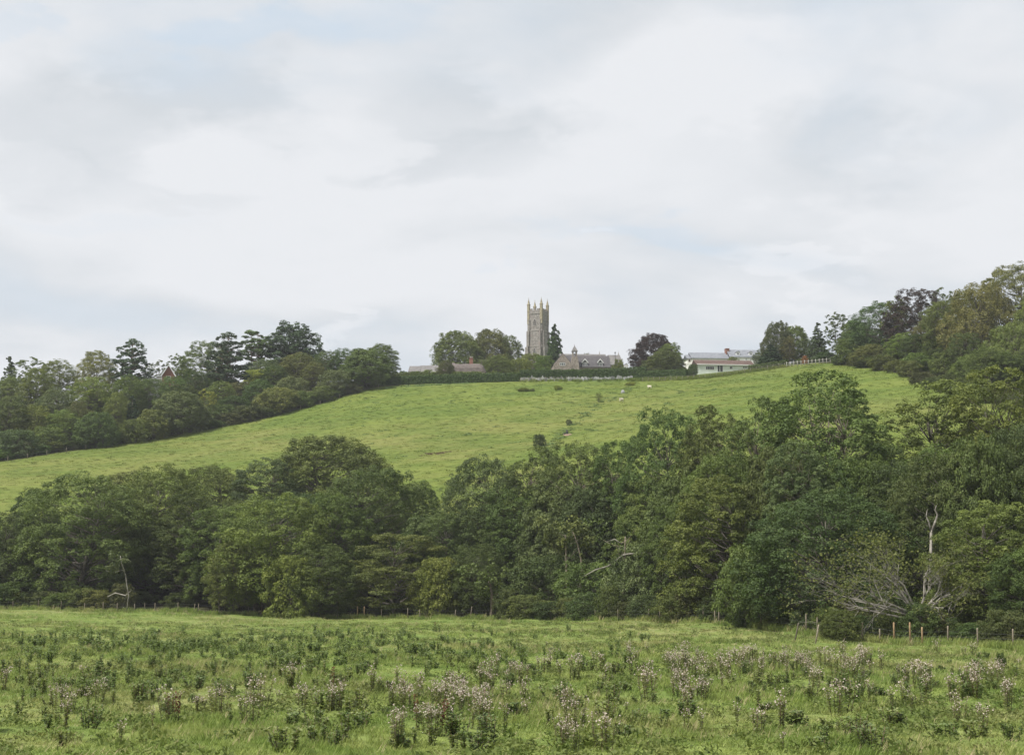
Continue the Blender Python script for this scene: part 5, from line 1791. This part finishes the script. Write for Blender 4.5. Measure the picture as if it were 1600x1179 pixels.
seed_spots = []
for a in ((615, 1085, 18, 14, 9), (460, 1100, 38, 12, 12), (330, 1120, 40, 16, 6), (705, 1110, 40, 18, 26), (745, 1125, 30, 14, 12), (790, 1075, 25, 12, 10), (850, 1070, 35, 14, 9), (885, 1130, 20, 18, 4),
          (945, 1070, 35, 14, 9), (1060, 1085, 35, 22, 18), (1095, 1110, 20, 18, 8), (1120, 1050, 45, 12, 20), (1200, 1048, 45, 11, 26), (1290, 1052, 35, 12, 18), (1345, 1052, 26, 12, 12), (1425, 1070, 20, 14, 10),
          (1500, 1075, 40, 22, 12), (1570, 1090, 30, 25, 10), (1030, 1040, 25, 10, 10), (130, 1130, 40, 18, 5), (1130, 1150, 80, 14, 7), (880, 1175, 60, 10, 5), (1540, 1120, 50, 25, 8), (640, 1150, 60, 15, 5),
          (1320, 1110, 70, 20, 7), (80, 1075, 50, 20, 4), (220, 1160, 60, 12, 3)):
    seed_spots += band(*a, 0.95)
green_spots = []
for a in ((70, 1010, 70, 12, 36), (200, 1005, 70, 12, 40), (330, 1012, 70, 14, 44), (470, 1008, 60, 14, 40), (590, 1010, 60, 14, 40), (720, 1025, 60, 14, 30), (60, 1060, 60, 22, 26), (180, 1055, 60, 20, 24), (300, 1060, 60, 20, 24),
          (420, 1045, 60, 20, 24), (540, 1050, 50, 18, 20), (700, 1055, 60, 14, 18), (820, 1040, 60, 16, 20), (930, 1035, 50, 12, 14), (90, 1110, 70, 25, 14), (250, 1110, 60, 25, 10), (560, 1130, 90, 24, 14), (900, 1120, 80, 25, 14),
          (1150, 1070, 120, 18, 22), (1300, 1080, 100, 18, 16), (1450, 1070, 80, 15, 14), (1000, 1010, 30, 8, 4), (1350, 1140, 130, 20, 12), (720, 985, 70, 7, 12), (560, 988, 60, 8, 12), (1545, 1065, 50, 14, 8), (700, 1165, 90, 10, 10)):
    green_spots += band(*a, 1.25)
seed_spots.sort(key=lambda e: e[0].y)
green_spots.sort(key=lambda e: e[0].y)
WEEDC = [(0.165, 0.220, 0.095), (0.135, 0.190, 0.080), (0.195, 0.235, 0.105), (0.215, 0.238, 0.120)]
for i, (g, x, y) in enumerate(seed_spots[:300]):
    put_weed(wr.choice(SEEDING), 'seeding_thistle', 'tall thistle gone to pale pinkish down in the near meadow', 'thistle', 'seeding thistles of the meadow', g, wr.uniform(0.6, 1.05), wr.choice(WEEDC[2:]))
for i, (g, x, y) in enumerate(green_spots[:300]):
    put_weed(wr.choice(LEAFY), 'leafy_thistle', 'green leafy thistle plant without down in the meadow', 'thistle', 'leafy thistles of the meadow', g, wr.uniform(0.6, 1.2), wr.choice(WEEDC[:3]))
rest = green_spots[300:]
if rest:
    vs, tt = [], []
    base = Vector((0, 120, -6))
    for g, x, y in rest:
        me = wr.choice(LEAFY)[1][1]
        n = len(me.vertices)
        co = np.empty(n * 3, np.float32)
        me.vertices.foreach_get('co', co)
        co = co.reshape(-1, 3)
        a = wr.uniform(0, 6.283)
        s = wr.uniform(0.8, 1.25)
        R_ = np.array([[math.cos(a), -math.sin(a), 0], [math.sin(a), math.cos(a), 0], [0, 0, 1]])
        vs.append(co @ R_.T * s + np.array(g - base))
        tv_ = np.empty(len(me.polygons), np.float32)
        me.attributes['tint'].data.foreach_get('value', tv_)
        tt.append(tv_)
    o = obj('far_thistles', quad_mesh('far_thistles', np.concatenate(vs), M['weed'], np.concatenate(tt)), None, base)
    o.color = (*WEEDC[0], 1)
    tag(o, 'scatter of small far thistles across the back of the meadow', 'thistles', None, 'stuff')
# brown docks
for i, (px, py) in enumerate(((262, 1128), (272, 1126), (278, 1128), (697, 1150), (690, 1152), (680, 986), (520, 1080), (650, 1140))):
    g = hit(px, py)
    rg = np.random.RandomState(300 + i)
    tb = Tubes()
    tb.add([(0, 0, -0.05), (0.02, 0.01, 0.4), (rg.normal() * 0.06, 0, 0.85)], [0.012, 0.01, 0.004], 4)
    n = 60
    z = rg.uniform(0.25, 0.85, n)
    a = rg.uniform(0, 6.28, n)
    pos = np.stack([np.cos(a) * 0.05, np.sin(a) * 0.05, z], -1)
    root = thing('dock_plant', ['rust-brown dried dock, left of the three close together at the left', 'rust-brown dried dock, middle of the three close together at the left', 'rust-brown dried dock, right of the three close together at the left',
                                'dark brown dock stalk among the thistles near the bottom edge', 'short brown dock leaning beside the dark dock stalk', 'small brown dock alone at the back of the meadow', 'brown dock among the green thistles left of the middle',
                                'thin brown dock at the foot of the pale thistles'][i], 'dock plant', g)
    obj('stem', tb.mesh('dock_stem', M['dry_stem']), root)
    obj('seed_spike', quad_mesh('dock_seed', leaf_quads(pos, unit(rg.normal(size=(n, 3))), 0.07, rg), M['dock_seed']), root)

# ------------------------------------------------------------------ grass
def tuft(name, seed, n, r, h, wd, mat, bend=0.35):
    rng = np.random.RandomState(seed)
    a = rng.uniform(0, 6.283, n)
    rr = r * np.sqrt(rng.uniform(0, 1, n))
    b = np.stack([np.cos(a) * rr, np.sin(a) * rr, np.full(n, -0.03)], -1)
    L = h * rng.uniform(0.5, 1.15, n)
    a2 = rng.uniform(0, 6.283, n)
    tip = b + np.stack([np.cos(a2) * bend * L, np.sin(a2) * bend * L, L], -1)
    midp = b * 0.5 + tip * 0.5 + np.stack([np.cos(a2), np.sin(a2), np.zeros(n)], -1) * (-0.1 * L)[:, None]
    s = np.stack([-np.sin(a2 + 0.7), np.cos(a2 + 0.7), np.zeros(n)], -1) * (wd * 0.5)
    v = np.stack([b - s, midp + s, tip, midp - s], 1).reshape(-1, 3)
    me = quad_mesh(name, v, mat, rng.uniform(0, 1, n))
    return bpy.data.objects.new(name, me)


def scatter(name, label, pts, scl, rot, sources, idx):
    me = bpy.data.meshes.new(name)
    me.vertices.add(len(pts))
    org = pts.mean(0)
    me.vertices.foreach_set('co', (pts - org).astype(np.float32).ravel())
    for nm, typ, val in (('scl', 'FLOAT_VECTOR', scl), ('rot', 'FLOAT_VECTOR', rot)):
        at_ = me.attributes.new(nm, typ, 'POINT')
        at_.data.foreach_set('vector', val.astype(np.float32).ravel())
    at_ = me.attributes.new('pick', 'INT', 'POINT')
    at_.data.foreach_set('value', idx.astype(np.int32))
    o = obj(name, me, None, Vector(org))
    ng = bpy.data.node_groups.new(name + '_nodes', 'GeometryNodeTree')
    ng.interface.new_socket('Geometry', in_out='INPUT', socket_type='NodeSocketGeometry')
    ng.interface.new_socket('Geometry', in_out='OUTPUT', socket_type='NodeSocketGeometry')
    gi, go = ng.nodes.new('NodeGroupInput'), ng.nodes.new('NodeGroupOutput')
    g2i = ng.nodes.new('GeometryNodeGeometryToInstance')
    for s in reversed(sources):
        oi = ng.nodes.new('GeometryNodeObjectInfo')
        oi.inputs['Object'].default_value = s
        oi.inputs['As Instance'].default_value = True
        ng.links.new(oi.outputs['Geometry'], g2i.inputs[0])
    iop = ng.nodes.new('GeometryNodeInstanceOnPoints')

    def named(nm, typ):
        nd = ng.nodes.new('GeometryNodeInputNamedAttribute')
        nd.data_type = typ
        nd.inputs['Name'].default_value = nm
        return nd.outputs['Attribute']
    # one Instance on Points for each source: select points by "pick"
    ng.nodes.remove(iop)
    join = ng.nodes.new('GeometryNodeJoinGeometry')
    ng.nodes.remove(g2i)
    for k_, s in enumerate(sources):
        oi = ng.nodes.new('GeometryNodeObjectInfo')
        oi.inputs['Object'].default_value = s
        cmpn = ng.nodes.new('FunctionNodeCompare')
        cmpn.data_type = 'INT'
        cmpn.operation = 'EQUAL'
        ng.links.new(named('pick', 'INT'), cmpn.inputs[2])
        cmpn.inputs[3].default_value = k_
        iop = ng.nodes.new('GeometryNodeInstanceOnPoints')
        ng.links.new(gi.outputs[0], iop.inputs['Points'])
        ng.links.new(cmpn.outputs[0], iop.inputs['Selection'])
        ng.links.new(oi.outputs['Geometry'], iop.inputs['Instance'])
        ng.links.new(named('rot', 'FLOAT_VECTOR'), iop.inputs['Rotation'])
        ng.links.new(named('scl', 'FLOAT_VECTOR'), iop.inputs['Scale'])
        ng.links.new(iop.outputs[0], join.inputs[0])
    ng.links.new(join.outputs[0], go.inputs[0])
    for nd in [n_ for n_ in ng.nodes if n_.bl_idname == 'GeometryNodeObjectInfo' and not n_.outputs['Geometry'].is_linked]:
        ng.nodes.remove(nd)
    md = o.modifiers.new('scatter', 'NODES')
    md.node_group = ng
    tag(o, label, 'grass', None, 'stuff')
    return o


gr = np.random.RandomState(55)


def field_points(n, d0, d1, power, pad=1.22):
    d = d0 + (d1 - d0) * gr.uniform(0, 1, n) ** power
    u = gr.uniform(-1, 1, n) * 800 / F * pad
    return u * d, d


TUF = [tuft('tuft_short', 1, 22, 0.26, 0.16, 0.022, M['blade'], 0.55), tuft('tuft_mid', 2, 26, 0.24, 0.26, 0.022, M['blade'], 0.5), tuft('tuft_tall', 3, 16, 0.14, 0.42, 0.018, M['blade'], 0.35), tuft('tuft_straw', 4, 9, 0.2, 0.36, 0.014, M['straw'], 0.5)]
x1, y1 = field_points(52000, 27, 95, 1.0)
x2, y2 = field_points(46000, 80, 192, 1.0)
x, y = np.concatenate([x1, x2]), np.concatenate([y1, y2])
keep = y < brook_y(x) + 2.5
x, y = x[keep], y[keep]
n = len(x)
pts = np.stack([x, y, terrain(x, y)], -1)
s = (0.6 + 0.6 * gr.uniform(0, 1, n)) * np.interp(y, [30, 90, 190], [0.85, 1.15, 1.6])
rot = np.zeros((n, 3))
rot[:, 2] = gr.uniform(0, 6.283, n)
patch = np.sin(x * 0.21 + 1.3) * np.sin(y * 0.17) + np.sin(x * 0.53 + y * 0.31)
pk = np.where(gr.uniform(size=n) < 0.08 + 0.05 * (patch > 0.6), 2, np.where(gr.uniform(size=n) < 0.45 + 0.2 * (patch > 0), 1, 0))
tall_ok = y < 100
pk = np.where((pk == 2) & ~tall_ok, 1, pk)
pk = np.where(gr.uniform(size=n) < 0.07 + 0.12 * (patch > 0.9), 3, pk)
scatter('grass', 'rough grass of the near meadow', pts, np.stack([s, s, s * np.interp(y, [30, 190], [0.72, 0.5]) * np.clip(1 + 0.45 * patch, 0.5, 1.5)], -1), rot, TUF, pk)

WD = []
for i in range(3):
    rg = np.random.RandomState(400 + i)
    m_ = 30
    a_ = rg.uniform(0, 6.283, m_)
    r_ = 0.3 * np.sqrt(rg.uniform(0, 1, m_))
    p_ = np.stack([np.cos(a_) * r_, np.sin(a_) * r_, rg.uniform(0.03, 0.24, m_)], -1)
    WD.append(bpy.data.objects.new('weed_patch', quad_mesh('weed_patch', leaf_quads(p_, unit(rg.normal(size=(m_, 3)) * 0.7 + np.array([0, -0.3, 1])), 0.12, rg, 0.5), M['meadow_weed'], rg.uniform(0, 1, m_))))
x, y = field_points(16000, 28, 150, 0.85)
dens = np.sin(x * 0.31 + 0.4) * np.sin(y * 0.23 + x * 0.05) + 0.6 * np.sin(x * 0.83 - y * 0.37) + 0.4 * np.sin(x * 1.9 + y * 1.3)
keep = (y < brook_y(x) - 8) & (dens > gr.uniform(-0.9, 1.3, len(x)))
x, y = x[keep], y[keep]
n = len(x)
pts = np.stack([x, y, terrain(x, y)], -1)
s = 0.55 + 0.8 * gr.uniform(0, 1, n)
rot = np.zeros((n, 3))
rot[:, 2] = gr.uniform(0, 6.283, n)
scatter('meadow_weeds', 'low leafy weeds growing through the meadow grass', pts, np.stack([s, s, s], -1), rot, WD, gr.randint(0, 3, n))

HT = [tuft('hill_tuft_low', 11, 30, 0.8, 0.11, 0.09, M['hill_blade'], 1.2), tuft('hill_tuft_high', 12, 26, 0.5, 0.22, 0.07, M['hill_blade'], 0.9)]
n = 34000
x, y = field_points(n, 205, 372, 0.9, 1.15)
keep = (y > brook_y(x) + 28) & (y < np.interp(x, EDX, EDY, right=400) - 0.5) & (y < np.interp(x, RDX, RDY, left=400) - 0.5) & (y < 357 - 0.12 * np.clip(x, 0, 90))
x, y = x[keep], y[keep]
n = len(x)
pts = np.stack([x, y, terrain(x, y)], -1)
s = 0.6 + 0.7 * gr.uniform(0, 1, n) ** 2
rot = np.zeros((n, 3))
rot[:, 2] = gr.uniform(0, 6.283, n)
scatter('pasture_grass', 'short tussocky grass of the hill pasture', pts, np.stack([s, s, s], -1), rot, HT, (gr.uniform(size=n) < 0.25).astype(int))

# tussocks on the pasture: darker, lying along the slope
TU = [tuft('tussock', 15, 50, 0.6, 0.3, 0.10, M['rush'], 0.6)]
pts = []
for _ in range(150):
    px, py = wr.uniform(420, 1260), wr.triangular(598, 740, 612)
    g = hit(px, py)
    if g and g.y > 215 and g.y > float(brook_y(g.x)) + 40 and g.y < 352 and g.y < np.interp(g.x, EDX, EDY, right=400) - 3 and g.y < np.interp(g.x, RDX, RDY, left=400) - 3:
        for _k in range(wr.choice([1, 1, 2, 3])):
            xx, yy = g.x + wr.gauss(0, 1.0), g.y + wr.gauss(0, 0.5)
            pts.append((xx, yy, T(xx, yy)))
# the line of rushes running down from the churchyard, and the verge of long grass under the fences
for _ in range(130):
    t = wr.random()
    px = float(np.interp(t, [0, 0.12, 0.3, 0.62, 0.85, 1], [990, 970, 938, 900, 868, 850]))
    py = float(np.interp(t, [0, 0.12, 0.3, 0.62, 0.85, 1], [600, 615, 631, 662, 686, 704]))
    g = hit(px + wr.gauss(0, 5.5), py + wr.gauss(0, 2.2))
    if g: pts.append((g.x, g.y, g.z))
for _ in range(110):      # rank tufts under the clipped hedge
    g = P(wr.uniform(602, 745), 362 + wr.gauss(0, 1.3))
    pts.append(tuple(g))
pts = np.array(pts)
n = len(pts)
s = 0.6 + 0.55 * gr.uniform(0, 1, n)
rot = np.zeros((n, 3))
rot[:, 2] = gr.uniform(0, 6.283, n)
scatter('rushes', 'line of dark green rushes and tussocks across the pasture', pts, np.stack([s * 1.2, s, s * 0.75], -1), rot, TU, np.zeros(n, int))
BK = [tuft('bracken_tuft', 19, 30, 0.5, 0.4, 0.1, M['bracken'], 0.8)]
g0 = hit(682, 709)
pts = np.array([(x_, y_, T(x_, y_)) for x_, y_ in ((g0.x + wr.gauss(0, 1.3), g0.y + wr.gauss(0, 0.6)) for _ in range(26))])
n = len(pts)
rot = np.zeros((n, 3))
rot[:, 2] = gr.uniform(0, 6.283, n)
scatter('dead_bracken', 'brown patch of dead bracken in the middle of the pasture', pts, np.ones((n, 3)) * 0.8, rot, BK, np.zeros(n, int))
VG = [tuft('verge_tuft', 16, 40, 0.5, 0.7, 0.08, M['hill_blade'], 0.3)]
pts = []
for _ in range(620):
    px = wr.uniform(812, 1228) if wr.random() < 0.4 else wr.uniform(985, 1228)
    d = float(np.interp(px, [812, 1004, 1100, 1226], [358, 354, 349, 345])) + wr.uniform(-1.5, 6)
    g = P(px, d)
    pts.append(tuple(g))
pts = np.array(pts)
n = len(pts)
s = 0.6 + 0.6 * gr.uniform(0, 1, n)
rot = np.zeros((n, 3))
rot[:, 2] = gr.uniform(0, 6.283, n)
scatter('verge_grass', 'long pale grass along the churchyard fence', pts, np.stack([s, s, s], -1), rot, VG, np.zeros(n, int))

# rank grass and nettles along the brook fence
FG = [tuft('fence_tuft', 17, 30, 0.35, 0.6, 0.05, M['blade'], 0.35), tuft('fence_straw', 18, 12, 0.3, 0.7, 0.03, M['straw'], 0.4)]
pts = []
for _ in range(1500):
    px = wr.uniform(-60, 1660)
    by = float(np.interp(px, [-500, 0, 300, 565, 800, 1000, 1160, 1280, 1400, 1600, 2000], [190, 186, 178, 172, 160, 142, 126, 111, 104, 96, 88]))
    pts.append(tuple(P(px, by + wr.gauss(0.3, 0.8))))
pts = np.array(pts)
n = len(pts)
s = 0.5 + 0.7 * gr.uniform(0, 1, n)
rot = np.zeros((n, 3))
rot[:, 2] = gr.uniform(0, 6.283, n)
scatter('fence_grass', 'rank grass grown up along the brook fence', pts, np.stack([s, s, s], -1), rot, FG, (gr.uniform(size=n) < 0.15).astype(int))

# ------------------------------------------------------------------ air
HAZE = 0.00014
if HAZE:
    lo = Vector((xs.min() - 5, ys.min() - 5, gz.min() - 1.5))
    hi = Vector((xs.max() + 5, ys.max() + 5, 95))
    v = [(x_, y_, z_) for z_ in (lo.z, hi.z) for y_ in (lo.y, hi.y) for x_ in (lo.x, hi.x)]
    f = [(0, 1, 5, 4), (1, 3, 7, 5), (3, 2, 6, 7), (2, 0, 4, 6), (4, 5, 7, 6), (2, 3, 1, 0)]
    hm = bpy.data.materials.new('haze_air')
    hm.use_nodes = True
    hm.node_tree.nodes.clear()
    ho = hm.node_tree.nodes.new('ShaderNodeOutputMaterial')
    hv = hm.node_tree.nodes.new('ShaderNodeVolumePrincipled')
    hv.inputs['Color'].default_value = (0.92, 0.95, 1.0, 1)
    hv.inputs['Density'].default_value = HAZE
    hm.node_tree.links.new(hv.outputs[0], ho.inputs['Volume'])
    tag(obj('haze', new_mesh('haze', v, f, hm)), 'thin pale haze over the valley', None, None, 'stuff')
